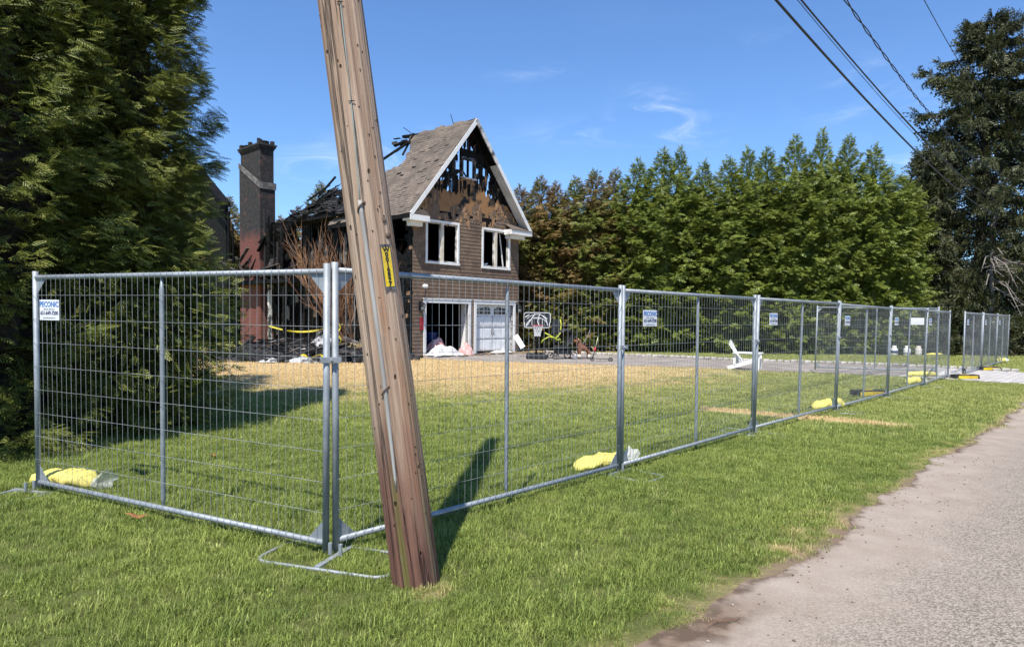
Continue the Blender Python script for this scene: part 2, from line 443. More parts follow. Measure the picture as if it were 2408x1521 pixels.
def tuft(name, nb, rad, h, w):
    V = []; F = []
    for k in range(nb):
        a = RNG.uniform(0, 2 * PI); r = rad * math.sqrt(RNG.random()); x, y = r * math.cos(a), r * math.sin(a)
        L = h * RNG.uniform(0.55, 1.15); la = RNG.uniform(0, 2 * PI); lean = L * RNG.uniform(0.15, 0.95)
        ww = w * RNG.uniform(0.7, 1.2); dx, dy = math.cos(la), math.sin(la); o = len(V)
        for (s_, q) in ((0.0, 1.0), (0.55, 0.8)):
            cx = x + dx * lean * s_ * s_; cy = y + dy * lean * s_ * s_; z = L * s_ * (1 - 0.18 * s_)
            V.append((cx - dy * ww * q, cy + dx * ww * q, z)); V.append((cx + dy * ww * q, cy - dx * ww * q, z))
        V.append((x + dx * lean, y + dy * lean, L * 0.82))
        F += [(o, o + 1, o + 3, o + 2), (o + 2, o + 3, o + 4)]
    me = bpy.data.meshes.new(name); me.from_pydata(V, [], F); me.materials.append(GRASS)
    return bpy.data.objects.new(name, me)

def scatter(name, pts, scl, tufts, label):
    col_ = bpy.data.collections.new(name + "_tufts")
    for o in tufts: col_.objects.link(o)
    me = bpy.data.meshes.new(name); me.vertices.add(len(pts)); me.vertices.foreach_set('co', np.ascontiguousarray(pts, dtype=np.float32).ravel())
    at = me.attributes.new("scl", 'FLOAT', 'POINT'); at.data.foreach_set('value', np.ascontiguousarray(scl, dtype=np.float32))
    me.materials.append(GRASS)
    o = tag(obj(name, me), label, "grass", kind="stuff")
    ng = bpy.data.node_groups.new(name, 'GeometryNodeTree')
    ng.interface.new_socket("Geometry", in_out='INPUT', socket_type='NodeSocketGeometry')
    ng.interface.new_socket("Geometry", in_out='OUTPUT', socket_type='NodeSocketGeometry')
    N, L = ng.nodes, ng.links
    gi, go = N.new("NodeGroupInput"), N.new("NodeGroupOutput")
    ip = N.new("GeometryNodeInstanceOnPoints"); ci = N.new("GeometryNodeCollectionInfo")
    ci.inputs['Collection'].default_value = col_; ci.inputs['Separate Children'].default_value = True; ci.inputs['Reset Children'].default_value = True
    rv = N.new("FunctionNodeRandomValue"); rv.data_type = 'FLOAT_VECTOR'
    rv.inputs[0].default_value = (-0.12, -0.12, 0); rv.inputs[1].default_value = (0.12, 0.12, 6.283)
    na = N.new("GeometryNodeInputNamedAttribute"); na.data_type = 'FLOAT'; na.inputs[0].default_value = "scl"
    ip.inputs['Pick Instance'].default_value = True
    L.new(gi.outputs[0], ip.inputs['Points']); L.new(ci.outputs[0], ip.inputs['Instance'])
    L.new(rv.outputs[0], ip.inputs['Rotation']); L.new(na.outputs[0], ip.inputs['Scale'])
    L.new(ip.outputs[0], go.inputs[0])
    md = o.modifiers.new("scatter", 'NODES'); md.node_group = ng
    return o

def in_poly(x, y, poly):
    ins = np.zeros(len(x), bool); n = len(poly)
    for i in range(n):
        x0, y0 = poly[i]; x1, y1 = poly[(i + 1) % n]
        c = ((y0 > y) != (y1 > y)) & (x < (x1 - x0) * (y - y0) / (y1 - y0 + 1e-12) + x0); ins ^= c
    return ins
HOUSE_U = Vector((0.690, 0.7238, 0)); HOUSE_V = Vector((-0.7238, 0.690, 0)); HOUSE_O = Vector((-3.97, 27.05, 0))
def lawn_points(y0, y1, dens, seed):
    rg = np.random.default_rng(seed)
    xm = y1 * 0.80 + 2.0; n = int(dens * 2 * xm * (y1 - y0))
    x = rg.uniform(-xm, xm, n); y = rg.uniform(y0, y1, n)
    k = np.abs(x) < y * 0.80 + 2.0
    a = (x - ROAD_0.x) * ROAD_D.x + (y - ROAD_0.y) * ROAD_D.y; b = (x - ROAD_0.x) * ROAD_N.x + (y - ROAD_0.y) * ROAD_N.y
    eb = b - (edge_b(a) + wob(a))
    k &= eb > rg.uniform(-0.03, 0.16, n) + 0.06 * np.sin(a * 3.1) + 0.05 * np.sin(a * 7.7 + 1)
    k &= ~in_poly(x, y, poly)
    k &= ~((x > 12.9) & (y < 23.5) & (b < 3.6) & (a > 19.0) & (a < 25))
    hu = (x - HOUSE_O.x) * HOUSE_U.x + (y - HOUSE_O.y) * HOUSE_U.y; hv = (x - HOUSE_O.x) * HOUSE_V.x + (y - HOUSE_O.y) * HOUSE_V.y
    k &= ~((hv > 0) & (hu > -1.5) & (hu < 7))
    x, y, eb = x[k], y[k], eb[k]
    return np.stack([x, y, np.zeros_like(x)], 1), eb, rg
tA = [tuft("grass_tuft", 46, 0.075, 0.054, 0.0016) for _ in range(7)] + [tuft("grass_tuft", 34, 0.06, 0.078, 0.0021), tuft("grass_tuft", 30, 0.09, 0.045, 0.0016), tuft("weed_tuft", 16, 0.05, 0.040, 0.0055)]
pts, eb, rg = lawn_points(1.2, 9.5, 300, 3)
fld = 0.5 + 0.5 * np.sin(pts[:, 0] * 3.1 + 1.3 * np.sin(pts[:, 1] * 2.3)) * np.sin(pts[:, 1] * 3.7 + 1.1 * np.sin(pts[:, 0] * 4.1 + 1)); fld = 0.6 * fld + 0.4 * (0.5 + 0.5 * np.sin(pts[:, 0] * 9.1 + 2 * np.sin(pts[:, 1] * 7)) * np.sin(pts[:, 1] * 10.3))
scatter("lawn_grass", pts, rg.uniform(0.7, 1.25, len(pts)) * (0.62 + 0.72 * fld) * np.clip(0.55 + eb * 1.2, 0.55, 1.0), tA, "short green mown grass in the foreground on both sides of the fence")
tB = [tuft("grass_tuft", 30, 0.13, 0.066, 0.0032) for _ in range(5)]
pts, eb, rg = lawn_points(9.5, 19, 62, 4)
scatter("middle_lawn_grass", pts, rg.uniform(0.7, 1.2, len(pts)), tB, "sunlit yellowing lawn grass halfway to the house")
tC = [tuft("grass_tuft", 26, 0.22, 0.065, 0.0060) for _ in range(4)]
pts, eb, rg = lawn_points(19, 33.5, 22, 5)
scatter("far_lawn_grass", pts, rg.uniform(0.7, 1.2, len(pts)), tC, "scorched straw coloured and green grass near the house and hedge")
# ------------------------------------------------------------------ conifers
def frond_template(pairs, spread, wid, taper=0.85):
    """flat feathered spray along +X, unit length: rhombic leaflets, (n,4,3)"""
    q = []
    for i in range(pairs):
        s_ = (i + 0.6) / (pairs + 0.4)
        L = spread * (1 - taper * s_) + 0.10
        for sg in (-1, 1):
            a = math.radians(38 - 10 * s_) * sg
            x0 = s_ - 0.02 + 0.03 * sg; d = Vector((math.cos(a), math.sin(a), 0)); n_ = Vector((-d.y, d.x, 0))
            z = -0.10 * s_ * s_; b = Vector((x0, 0, z)); tp = b + d * L + Vector((0, 0, -0.10 * L - 0.05 * s_))
            md = b + d * L * 0.45 + Vector((0, 0, 0.015))
            q.append([b, md + n_ * wid, tp, md - n_ * wid])
    q.append([Vector((0, -wid * 0.35, 0)), Vector((1.05, 0, -0.14)), Vector((0.5, wid * 0.5, -0.03)), Vector((0, wid * 0.35, 0))])
    return np.array([[list(v_) for v_ in f] for f in q], dtype=np.float64)

def place(tmpl, pos, dirs, nrm, scl):
    """instances of a spray joined into one vertex array"""
    d = dirs / np.linalg.norm(dirs, axis=1, keepdims=True)
    n_ = nrm - d * np.sum(nrm * d, 1, keepdims=True); n_ /= np.linalg.norm(n_, axis=1, keepdims=True) + 1e-9
    b = np.cross(n_, d)
    T = tmpl.reshape(-1, 3)
    V = (T[None, :, 0, None] * d[:, None, :] + T[None, :, 1, None] * b[:, None, :] + T[None, :, 2, None] * n_[:, None, :]) * scl[:, None, None] + pos[:, None, :]
    return V.reshape(-1, 3)

def cypress(rg, H, R, nb, nf, fl, tmpl, base=0.0, prof=None, up=0.25, inner=0.45, leader=True):
    """columnar arborvitae: shoots from the axis bear drooping sprays on their outer half"""
    P, D, N, S = [], [], [], []
    prof = prof or (lambda h: (1 - h ** 2.6) ** 0.6 * (0.78 + 0.22 * min(1, h * 6)))
    ph = rg.uniform(0, 6.28, 6)
    twigs = []
    for i in range(nb):
        h = (i + rg.uniform(0, 1)) / nb
        h = h ** 0.92
        az = i * 2.39996 + rg.uniform(-.35, .35)
        lump = 1 + 0.10 * math.sin(3 * az + 9 * h + ph[0]) + 0.08 * math.sin(5 * az - 14 * h + ph[1]) + rg.uniform(-.13, .17)
        r = R * max(0.05, prof(h)) * lump + 0.10
        z0 = base + h * (H - base)
        dz = up * r * rg.uniform(-0.5, 1.0) + (0.25 if h > 0.8 else 0.0)
        o = np.array([math.cos(az), math.sin(az), 0.0])
        side = np.array([-o[1], o[0], 0.0])
        k = max(4, int(nf * (0.35 + 0.65 * min(1, r / R))))
        s_ = inner + (1 - inner) * rg.uniform(0, 1, k) ** 0.75
        s_[0] = 1.0
        pos = o[None] * (r * s_)[:, None]
        pos[:, 2] = z0 + dz * s_ ** 2 - 0.22 * r * s_ * (1 - s_) * 2
        wd = (0.26 if fl < .3 else 0.40) * min(1.0, r / 1.2 + .3)
        pos += side[None] * (rg.uniform(-1, 1, k) * wd * (1.28 - s_))[:, None]
        pos[:, 2] += rg.uniform(-1, 1, k) * 0.10
        pos[:, 2] = np.maximum(pos[:, 2], 0.05)
        yaw = rg.normal(0, 0.65, k)
        dr = o[None] * np.cos(yaw)[:, None] + side[None] * np.sin(yaw)[:, None]
        dr[:, 2] = rg.uniform(-0.55, 0.45, k) + (0.5 if h > 0.85 else 0)
        nn = np.stack([rg.normal(0, .42, k), rg.normal(0, .42, k), np.ones(k) * 0.75], 1) + o[None] * rg.uniform(0, 1.0, k)[:, None]
        P.append(pos); D.append(dr); N.append(nn); S.append(fl * rg.uniform(0.6, 1.15, k) * min(1.0, 0.42 + 0.75 * r / R))
        twigs.append((z0, o, r, dz))
    if leader:
        k = int(nf * 2.2); zz = H + rg.uniform(-0.9, 0.35, k); an = rg.uniform(0, 6.28, k)
        rr = np.clip((H + 0.35 - zz) * 0.16, 0, .3)
        P.append(np.stack([np.cos(an) * rr * .4, np.sin(an) * rr * .4, zz], 1))
        D.append(np.stack([np.cos(an) * .55, np.sin(an) * .55, np.ones(k) * rg.uniform(.5, 1.1, k)], 1)); N.append(np.stack([np.cos(an + 1.5), np.sin(an + 1.5), rg.normal(0, .3, k)], 1))
        S.append(fl * rg.uniform(.45, .85, k))
    V = place(tmpl, np.concatenate(P), np.concatenate(D), np.concatenate(N), np.concatenate(S))
    return V, twigs

def leaf_mat(name, c1, c2, c3, brown=None, lo=0.45, hi=0.6, trans=0.25, isl=0.5, hgrad=None):
    m, t, p = new_mat(name)
    f = t.smooth(t.noise(1.3, 4, t.pos()), 0.38, 0.62)
    col = t.mix(f, c1, c2)
    col = t.mix(t.smooth(t.noise(4.5, 3, t.pos()), 0.5, 0.72), col, c3)
    if brown:
        nz = t.noise(0.9, 4, t.pos())
        if hgrad: nz = t.add(nz, t.mul(t.smooth(t.sep(t.pos())[2], hgrad[0], hgrad[1]), hgrad[2]))
        col = t.mix(t.smooth(nz, lo, hi), col, brown)
    col = t.scale_col(col, t.add(1 - isl / 2, t.mul(t.island(), isl)))
    t.l.new(col, p.inputs['Base Color']); p.inputs['Roughness'].default_value = 0.5; p.inputs['Specular IOR Level'].default_value = 0.35
    tr = t.n.new("ShaderNodeBsdfTranslucent"); t.l.new(col, tr.inputs[0])
    ms = t.n.new("ShaderNodeMixShader"); ms.inputs[0].default_value = trans
    t.l.new(p.outputs[0], ms.inputs[1]); t.l.new(tr.outputs[0], ms.inputs[2]); t.l.new(ms.outputs[0], t.n["Material Output"].inputs[0])
    return m

LEAF_NEAR = leaf_mat("cypress_spray", (0.110, 0.134, 0.024), (0.180, 0.200, 0.038), (0.28, 0.285, 0.075), (0.24, 0.15, 0.06), 0.70, 0.74)
LEAF_HEDGE = leaf_mat("arborvitae_spray", (0.125, 0.168, 0.026), (0.188, 0.228, 0.038), (0.27, 0.30, 0.070))
LEAF_MIX = leaf_mat("half_singed_arborvitae_spray", (0.130, 0.165, 0.030), (0.19, 0.215, 0.042), (0.26, 0.265, 0.07), (0.22, 0.155, 0.055), 0.46, 0.62)
LEAF_SINGED = leaf_mat("singed_arborvitae_spray", (0.135, 0.155, 0.034), (0.20, 0.195, 0.05), (0.25, 0.215, 0.065), (0.23, 0.150, 0.055), 0.38, 0.58)
SPRUCE = leaf_mat("spruce_needles", (0.042, 0.054, 0.020), (0.070, 0.078, 0.028), (0.110, 0.105, 0.042), isl=0.5, trans=0.12)

def core_mesh(name, H, R, m, prof=None, base=0.0, k=0.62):
    prof = prof or (lambda h: (1 - h ** 2.6) ** 0.6 * (0.78 + 0.22 * min(1, h * 6)))
    mb = MB(); n = 30; rings = 46
    pr = []
    for i in range(rings + 1):
        h = i / rings; pr.append((max(0.03, R * k * prof(h)), base + h * (H * 0.93 - base)))
    mb.lathe(pr, n)
    rj = random.Random(int(H * 10)); mb.v = [(x * rj.uniform(.62, 1.16), y * rj.uniform(.62, 1.16), z + rj.uniform(-.1, .1)) for x, y, z in mb.v]
    mb.v = [(x * (1 + .12 * math.sin(4 * math.atan2(y, x) + z * 2)), y * (1 + .12 * math.sin(3 * math.atan2(y, x) - z * 3)), z) for x, y, z in mb.v]
    return mb

def tree(name, label, cat, loc, crown_me, H, core_mb, core_mat, trunk_r, group=None, rz=0.0, scale=(1, 1, 1)):
    r = thing(name, label, cat, loc, rz, group)
    r.scale = scale
    c = obj("crown", crown_me, r)
    if crown_me.materials[0] != core_mat: c.material_slots[0].link = 'OBJECT'; c.material_slots[0].material = core_mat
    if core_mb is not None:
        if isinstance(core_mb, MB): core_mb = core_mb.mesh("inner_growth", core_mat, True)
        obj("inner_growth", core_mb, c)
    tk = MB(); tk.tube([(0, 0, 0), (0.03, 0.02, H * 0.4), (0, 0, H * 0.93)], [trunk_r, trunk_r * 0.65, 0.02], 9)
    tk.build("trunk", BARK, r, True)
    return r

INNER = mat("dead_shade_toned_twigs", (0.050, 0.036, 0.022), (0.028, 0.022, 0.014), 9, 0.95, bump=1.0, bscale=22, bdist=.06)  # dead inner growth, its colour darkened to paint deep shade into the crown gaps
# two big cypresses at the left of the lawn
TN = frond_template(5, 0.36, 0.036)
rg = np.random.default_rng(21)
profN = lambda h: (1 - max(0, h - 0.12) ** 2.2) ** 0.75 * (0.90 + 0.10 * min(1, h * 8))
for (x, y, H, R, nb, nf, lab, bs) in ((-6.85, 8.35, 9.2, 1.85, 520, 62, "tall dense cypress at the left edge, behind the left end of the fence", 0.02),
                              (-5.62, 9.75, 8.6, 1.14, 520, 56, "tall dense cypress nearest the leaning pole, its boughs reaching over the lawn", 0.02)):
    V, tw = cypress(rg, H, R, nb, nf, 0.215, TN, bs, profN, 0.18, 0.52)
    if x > -6:      # low boughs that reach out over the lawn
        k = 1500; an = rg.uniform(-1.5, 0.55, k); rr = rg.uniform(0.8, 1.75, k); zz = rg.uniform(0.15, 2.5, k)
        rr *= 1 - 0.14 * np.abs(zz - 1.3)
        pos = np.stack([np.cos(an) * rr, np.sin(an) * rr, zz], 1)
        dr = np.stack([np.cos(an), np.sin(an), rg.uniform(-.5, .35, k)], 1) + rg.normal(0, .3, (k, 3))
        V = np.concatenate([V, place(TN, pos, dr, rg.normal(0, .6, (k, 3)) + np.array([0, 0, .8]), rg.uniform(.13, .25, k))])
    k = 6000; an = rg.uniform(0, 6.28, k); hh_ = rg.uniform(0.01, .95, k); rr = R * rg.uniform(.45, .8, k) * np.array([profN(q) for q in hh_])
    pos = np.stack([np.cos(an) * rr, np.sin(an) * rr, hh_ * H], 1); dr = np.stack([np.cos(an), np.sin(an), rg.uniform(-.5, .4, k)], 1) + rg.normal(0, .35, (k, 3))
    V = np.concatenate([V, place(TN, pos, dr, rg.normal(0, .5, (k, 3)) + np.array([0, 0, .8]), rg.uniform(.18, .30, k))])
    me = quads_mesh("crown", V, len(V) // 4, LEAF_NEAR)
    tr_ = tree("cypress_tree", lab, "tree", (x, y, 0), me, H, core_mesh("core", H, R, INNER, profN, 0.05, 0.52).mesh("inner_growth", INNER, False), LEAF_NEAR, 0.16, "big cypresses at the left")
    tb = MB()
    for i in range(0, len(tw), 5):
        z0, o_, r_, dz = tw[i]; o_ = Vector(o_)
        tb.tube([(0, 0, max(0.1, z0 - .15)), o_ * (r_ * .5) + Vector((0, 0, max(0.1, z0 - .1))), o_ * (r_ * .97) + Vector((0, 0, max(.1, z0 + dz)))], [0.022, 0.014, 0.005], 5, False)
    tb.build("branches", BARK, tr_.children[0], True)
V3, _ = cypress(rg, 8.8, 1.8, 300, 20, 0.34, frond_template(4, 0.42, 0.06), 0.02, profN, 0.18, 0.55)
me3 = quads_mesh("crown", V3, len(V3) // 4, LEAF_NEAR)
tree("cypress_tree", "cypress standing deepest at the left, behind the two big ones", "tree", (-8.5, 12.1, 0), me3, 8.8, core_mesh("core", 8.8, 1.8, INNER, profN, 0.05, .55).mesh("inner_growth", INNER, True), LEAF_NEAR, 0.15, "big cypresses at the left")

# the arborvitae hedge behind the driveway
TH = frond_template(3, 0.42, 0.075)
profH = lambda h: float(np.interp(h, [0, .1, .45, .70, .80, .87, .93, 1], [.88, .98, 1.0, .93, .66, .33, .15, .02]))
HV = []
for k in range(4):
    rg = np.random.default_rng(40 + k)
    V, _ = cypress(rg, 9.0, 1.62, 360, 27, 0.36, TH, 0.05, profH, 0.22, 0.52)
    HV.append(V)
HME = {}
def hedge_mesh(k, m):
    if k not in HME: HME[k] = quads_mesh("crown", HV[k], len(HV[k]) // 4, LEAF_HEDGE)
    return HME[k]
CORE = {m_.name: core_mesh("core", 9.0, 1.62, m_, profH, 0.05, 0.58).mesh("inner_growth", m_, True) for m_ in (LEAF_HEDGE, LEAF_MIX, LEAF_SINGED)}
tips = [(0.31, 7.86), (1.32, 8.33), (2.06, 8.07), (3.02, 8.26), (3.98, 8.64), (5.04, 8.74), (6.09, 9.12), (7.32, 9.64), (8.24, 9.78), (9.4, 9.12), (10.55, 9.27), (11.55, 9.74), (12.6, 9.84), (13.87, 10.31), (15.06, 10.6), (16.53, 10.43), (17.88, 10.0)]
ordn = ["first", "second", "third", "fourth", "fifth", "sixth", "seventh", "eighth", "ninth", "tenth", "eleventh", "twelfth", "thirteenth", "fourteenth", "fifteenth", "sixteenth", "seventeenth", "eighteenth", "nineteenth"]
for i, (x, h) in enumerate(tips):
    m_ = LEAF_SINGED if i < 3 else (LEAF_MIX if i < 6 else LEAF_HEDGE)
    lab = ("browned" if i < 3 else "partly browned" if i < 6 else "green") + " arborvitae, " + ordn[i] + " hedge tree to the right of the house"
    s_ = (h - 0.1) / 9.0; w_ = 1.0 + 0.14 * math.sin(i * 2.1) + 0.06 * math.sin(i * 5.3) + 0.04
    tree("arborvitae", lab, "tree", (x, 34.2 + 0.25 * math.sin(i * 1.7), 0), hedge_mesh((i * 7 // 3) % 4, m_), 9.0, CORE[m_.name], m_, 0.14, "trees of the tall hedge", i * 1.9, (w_, w_, s_))
# hedge trees seen past the chimney and over the burnt roof
for (x, y, h, lab) in ((-19.6, 43, 7.8, "browned arborvitae just right of the big cypress, left of the chimney"), (-17.6, 42.5, 8.5, "browned arborvitae nearest to the left side of the brick chimney"),
                       (-14.2, 42, 7.3, "browned arborvitae standing directly behind the brick chimney"), (-11.75, 42, 9.3, "arborvitae whose thin tip shows above the burnt low roof"), (-9.2, 41, 7.8, "arborvitae hidden behind the house near the leaning pole")):
    tree("arborvitae", lab, "tree", (x, y, 0), hedge_mesh(int(abs(x)) % 4, LEAF_SINGED), 9.0, CORE[LEAF_SINGED.name], LEAF_SINGED, 0.14, "trees of the tall hedge", x, (1.1, 1.1, (h - .1) / 9.0))

# rounded full tree closing the hedge at the right
profR = lambda h: (1 - abs(2 * max(h, .32) - 0.64) ** 2.4 / (1.36 ** 2.4)) ** 0.55 if h > .32 else 0.9 + .1 * h / .32
rg = np.random.default_rng(60)
V, _ = cypress(rg, 9.4, 2.4, 440, 26, 0.38, TH, 0.05, profR, 0.2, 0.6, False)
meR = quads_mesh("crown", V, len(V) // 4, LEAF_HEDGE)
tree("arborvitae", "broad round topped evergreen behind the last hedge trees, before the spruce", "tree", (15.8, 35.6, 0), meR, 9.4, core_mesh("core", 9.4, 2.6, LEAF_HEDGE, profR, .05, .68), LEAF_HEDGE, 0.2, "trees of the tall hedge")
tree("arborvitae", "light green evergreen at the right end of the hedge, touching the dark spruce", "tree", (19.2, 34.9, 0), meR, 9.4, core_mesh("core", 9.4, 2.6, LEAF_HEDGE, profR, .05, .68), LEAF_HEDGE, 0.2, "trees of the tall hedge", 2.0, (0.72, 0.72, 0.93))

# spruces at the right
TS = frond_template(3, 0.20, 0.050, 0.6)
def spruce(rg, H, L0, nb, nt, tl, base, ex=0.72):
    P, D, N, S, BR = [], [], [], [], []
    for i in range(nb):
        h = ((i + rg.uniform(0, 1)) / nb) ** 1.02
        z0 = base + h * (H - base); az = i * 2.39996 + rg.uniform(-.4, .4)
        L = L0 * (1 - h) ** ex * rg.uniform(0.5, 1.2) + 0.3
        o = np.array([math.cos(az), math.sin(az), 0.]); side = np.array([-o[1], o[0], 0.])
        drop = L * (0.46 - 0.50 * h) + 0.1
        s_ = rg.uniform(0.15, 1, nt) ** 0.8
        zc = lambda q: z0 - drop * q ** 1.3 + 0.22 * L * np.maximum(0, q - .65) ** 1.5 * 2
        lat = rg.uniform(-1, 1, nt) * (0.10 + 0.17 * L * (1.1 - s_))
        pos = o[None] * (L * s_)[:, None] + side[None] * lat[:, None]
        pos[:, 2] = zc(s_) + rg.uniform(-.10, .10, nt)
        dr = o[None] * rg.uniform(.1, .9, nt)[:, None] + side[None] * (np.sign(lat) * rg.uniform(0, .7, nt))[:, None]
        dr[:, 2] = -rg.uniform(0.35, 2.2, nt) * (1 - 0.6 * h)
        up = s_ > 0.9; dr[up, 2] = rg.uniform(-.1, .6, up.sum())
        P.append(pos); D.append(dr); N.append(rg.normal(0, 1, (nt, 3)) + o[None] * .4); S.append(tl * rg.uniform(.55, 1.25, nt) * (0.75 if h > .85 else 1))
        BR.append([(0, 0, z0)] + [tuple(o * L * q + np.array([0, 0, float(zc(q))])) for q in (.35, .7, 1.0)])
    return place(TS, np.concatenate(P), np.concatenate(D), np.concatenate(N), np.concatenate(S)), BR
rg = np.random.default_rng(70)
def spruce_tree(lab, loc, H, L0, nb, nt, tl, base, tr_r, ex=0.72):
    V, BR = spruce(rg, H, L0, nb, nt, tl, base, ex)
    r = thing("spruce_tree", lab, "tree", loc, rg.uniform(0, 6), "dark spruces at the right")
    c = obj("crown", quads_mesh("crown", V, len(V) // 4, SPRUCE), r)
    tb = MB()
    for b in BR: tb.tube(b, [0.05, 0.035, 0.02, 0.006], 5, False)
    tb.build("branches", BARK, c)
    tk = MB(); tk.tube([(0, 0, 0), (0.1, 0, H * .35), (0, .05, H * .7), (0, 0, H * .98)], [tr_r, tr_r * .75, tr_r * .4, .02], 10); tk.build("trunk", BARK, r, True)
    return r
sp = spruce_tree("very tall dark spruce with drooping boughs at the right edge", (25.3, 37.2, 0), 17.8, 5.4, 165, 165, 0.66, 0.9, 0.38, 0.45)
spruce_tree("lower dark spruce filling the gap between hedge and tall spruce", (21.9, 36.6, 0), 10.8, 3.1, 130, 72, 0.60, 0.4, 0.25)
spruce_tree("short drooping spruce at the right edge behind the far fence panels", (28.0, 36.5, 0), 6.2, 3.4, 100, 55, 0.58, 0.1, 0.2)
spruce_tree("shrubby young spruce behind the far fence panels, left of the dead branches", (23.2, 34.9, 0), 4.4, 1.9, 90, 50, 0.5, 0.1, 0.12)
db = MB()
r2 = random.Random(5)
for k in range(16):
    a = r2.uniform(-2.6, 0.3); z = 4.1 + r2.uniform(-1.5, 1.0); L = r2.uniform(1.2, 3.0)
    p0 = Vector((0.2 * math.cos(a), 0.2 * math.sin(a), z)); d = Vector((math.cos(a), math.sin(a), r2.uniform(-.55, .1)))
    p1 = p0 + d * L * .5 + Vector((0, 0, r2.uniform(-.2, .2))); p2 = p0 + d * L + Vector((0, 0, r2.uniform(-.6, .1)))
    db.tube([p0, p1, p2], [0.05, 0.032, 0.008], 5)
    for j in range(3):
        q = p0.lerp(p2, r2.uniform(.35, .9)); db.tube([q, q + Vector((r2.uniform(-.5, .5), r2.uniform(-.4, .1), r2.uniform(-.5, .35)))], [0.018, 0.005], 4)
dd = db.build("dead_branches", GREYW, None, loc=(23.4, 35.0, 0)); tk = MB(); tk.tube([(0, 0, 0), (0.1, 0, 3), (0, 0, 5.2)], [.14, .11, .04], 8)
dt = thing("dead_tree", "bare grey dead branches sticking out in front of the dark spruce", "tree", (23.8, 34.2, 0))
dd.parent = dt; dd.location = (0, 0, 0); tk.build("trunk", GREYW, dt, True)
# ------------------------------------------------------------------ temporary fence
def make_panel():
    r = thing("mesh_fence", "x", "fence panel")
    for x in (0.03, 3.47):
        mb = MB(); mb.tube([(x, 0, 0.0), (x, 0, 2.0)], 0.0235, 12); mb.build("post", GALV, r, True)
        cp = MB(); cp.tube([(x, 0, 2.0005), (x, 0, 2.004)], 0.0225, 10)
    for z in (0.085, 1.945):
        mb = MB(); mb.tube([(0.05, 0, z), (3.45, 0, z)], 0.021, 12); mb.build("rail", GALV, r, True)
    mb = MB(); mb.tube([(1.75, 0.012, 0.10), (1.75, 0.012, 0.16), (1.75, 0.012, 1.82), (1.75, 0.012, 1.92)], [0.008, 0.019, 0.019, 0.008], 10)
    mb.build("middle_post", GALV, r, True)
    for (x, sx) in ((0.05, 1), (3.45, -1)):
        for (z, sz) in ((0.10, 1), (1.93, -1)):
            mb = MB(); mb.prism([(x, z), (x + sx * 0.14, z), (x, z + sz * 0.14)], lambda a, b, d: (a, d, b), -0.002, 0.002); mb.build("gusset", GALV, r)
    w = MB(); rw = 0.0017
    nvw = 48
    for i in range(nvw):
        x = 0.10 + i * 3.3 / (nvw - 1)
        w.tube([(x, -0.024, 0.055), (x, -0.024, 1.972)], rw, 4, False)
    for i in range(8):
        z = 0.30 + i * 0.212
        w.tube([(0.03, -0.0275, z), (3.47, -0.0275, z)], rw, 4, False)
    w.build("wire_mesh", GALVW, r, kind="stuff")
    return r

def sign_mats():
    a = mat("white_sign_board", (0.78, 0.79, 0.80), (0.70, 0.70, 0.69), 4, 0.4)
    b = mat("blue_sign_ink", (0.02, 0.13, 0.42), (0.03, 0.22, 0.55), 3, 0.5); c = mat("navy_sign_ink", (0.015, 0.03, 0.10), None, rough=0.5)
    d = mat("pale_grey_sign_ink", (0.35, 0.38, 0.42), None, rough=.5)
    return a, b, c, d
SGW, SGB, SGN, SGG = sign_mats()
SG = None
def make_sign(label, mw):
    """white board with lettering; mw = matrix, local x along the board, -y the printed side, z up"""
    global SG
    if SG is None:
        mb = MB(); mb.box(-0.145, 0.145, 0, 0.004, -0.09, 0.09); SG = [("board", mb.mesh("board", SGW), (0, 0, 0))]
        for body, size, mm, z, bold in (("PECONIC", 0.0665, SGB, 0.048, 0.0012), ("FENCE  RENTALS", 0.0215, SGG, 0.007, 0), ("631-649-7200", 0.047, SGN, -0.028, 0.0006), ("peconicfencerentals.com", 0.0185, SGG, -0.068, 0)):
            SG.append(("lettering", text_mesh(body, size, mm, bold=bold), (0, -0.0015, z)))
    r = thing("fence_sign", label, "sign", group="signs on the fence"); r.matrix_world = mw
    for nm, me, lc in SG:
        o = obj(nm, me, r, lc)
        if nm == "lettering": o.rotation_euler = (PI / 2, 0, 0)
    for x in (-.13, .13):
        MB().box(x - .003, x + .003, -.002, .012, .086, .092).build("cable_tie", BLACKP, r)
    return r

panel0 = make_panel()
used = [False]
def put_panel(p0, p1, label, sign=None, dz=0.0, sx=None):
    o = panel0 if not used[0] else copy_tree(panel0)
    used[0] = True
    d = Vector((p1[0] - p0[0], p1[1] - p0[1], 0)); M = frame(p0[0], p0[1], dz + RNG.uniform(-.012, .012), d) @ Matrix.Rotation(RNG.uniform(-.012, .012), 4, 'X') @ Matrix.Rotation(RNG.uniform(-.003, .003), 4, 'Y')
    o.matrix_world = M; o.scale = (d.length / 3.5, 1, 1)
    o["label"] = label; o["category"] = "fence panel"; o["group"] = "panels of the temporary fence"
    if sign:
        make_sign(sign[0], M @ Matrix.Translation((sign[1], -0.036, 1.655)))
    return o
LF = (-4.345, 6.19); CL = (-1.240, 4.614); CR = (-1.224, 4.634)
R = [CR, (1.169, 7.236), (3.515, 9.834), (5.911, 12.385), (8.273, 14.968), (10.641, 17.545), (12.938, 20.186)]
def cut(a, b, s=0.03):  # leave a joint gap
    a, b = Vector((*a, 0)), Vector((*b, 0)); d = (b - a).normalized(); return (a + d * s)[:2], (b - d * s)[:2]
put_panel(LF, CL, "mesh fence panel left of the corner, in front of the cypresses", ("white rental sign with blue lettering on the leftmost fence panel", 0.30))
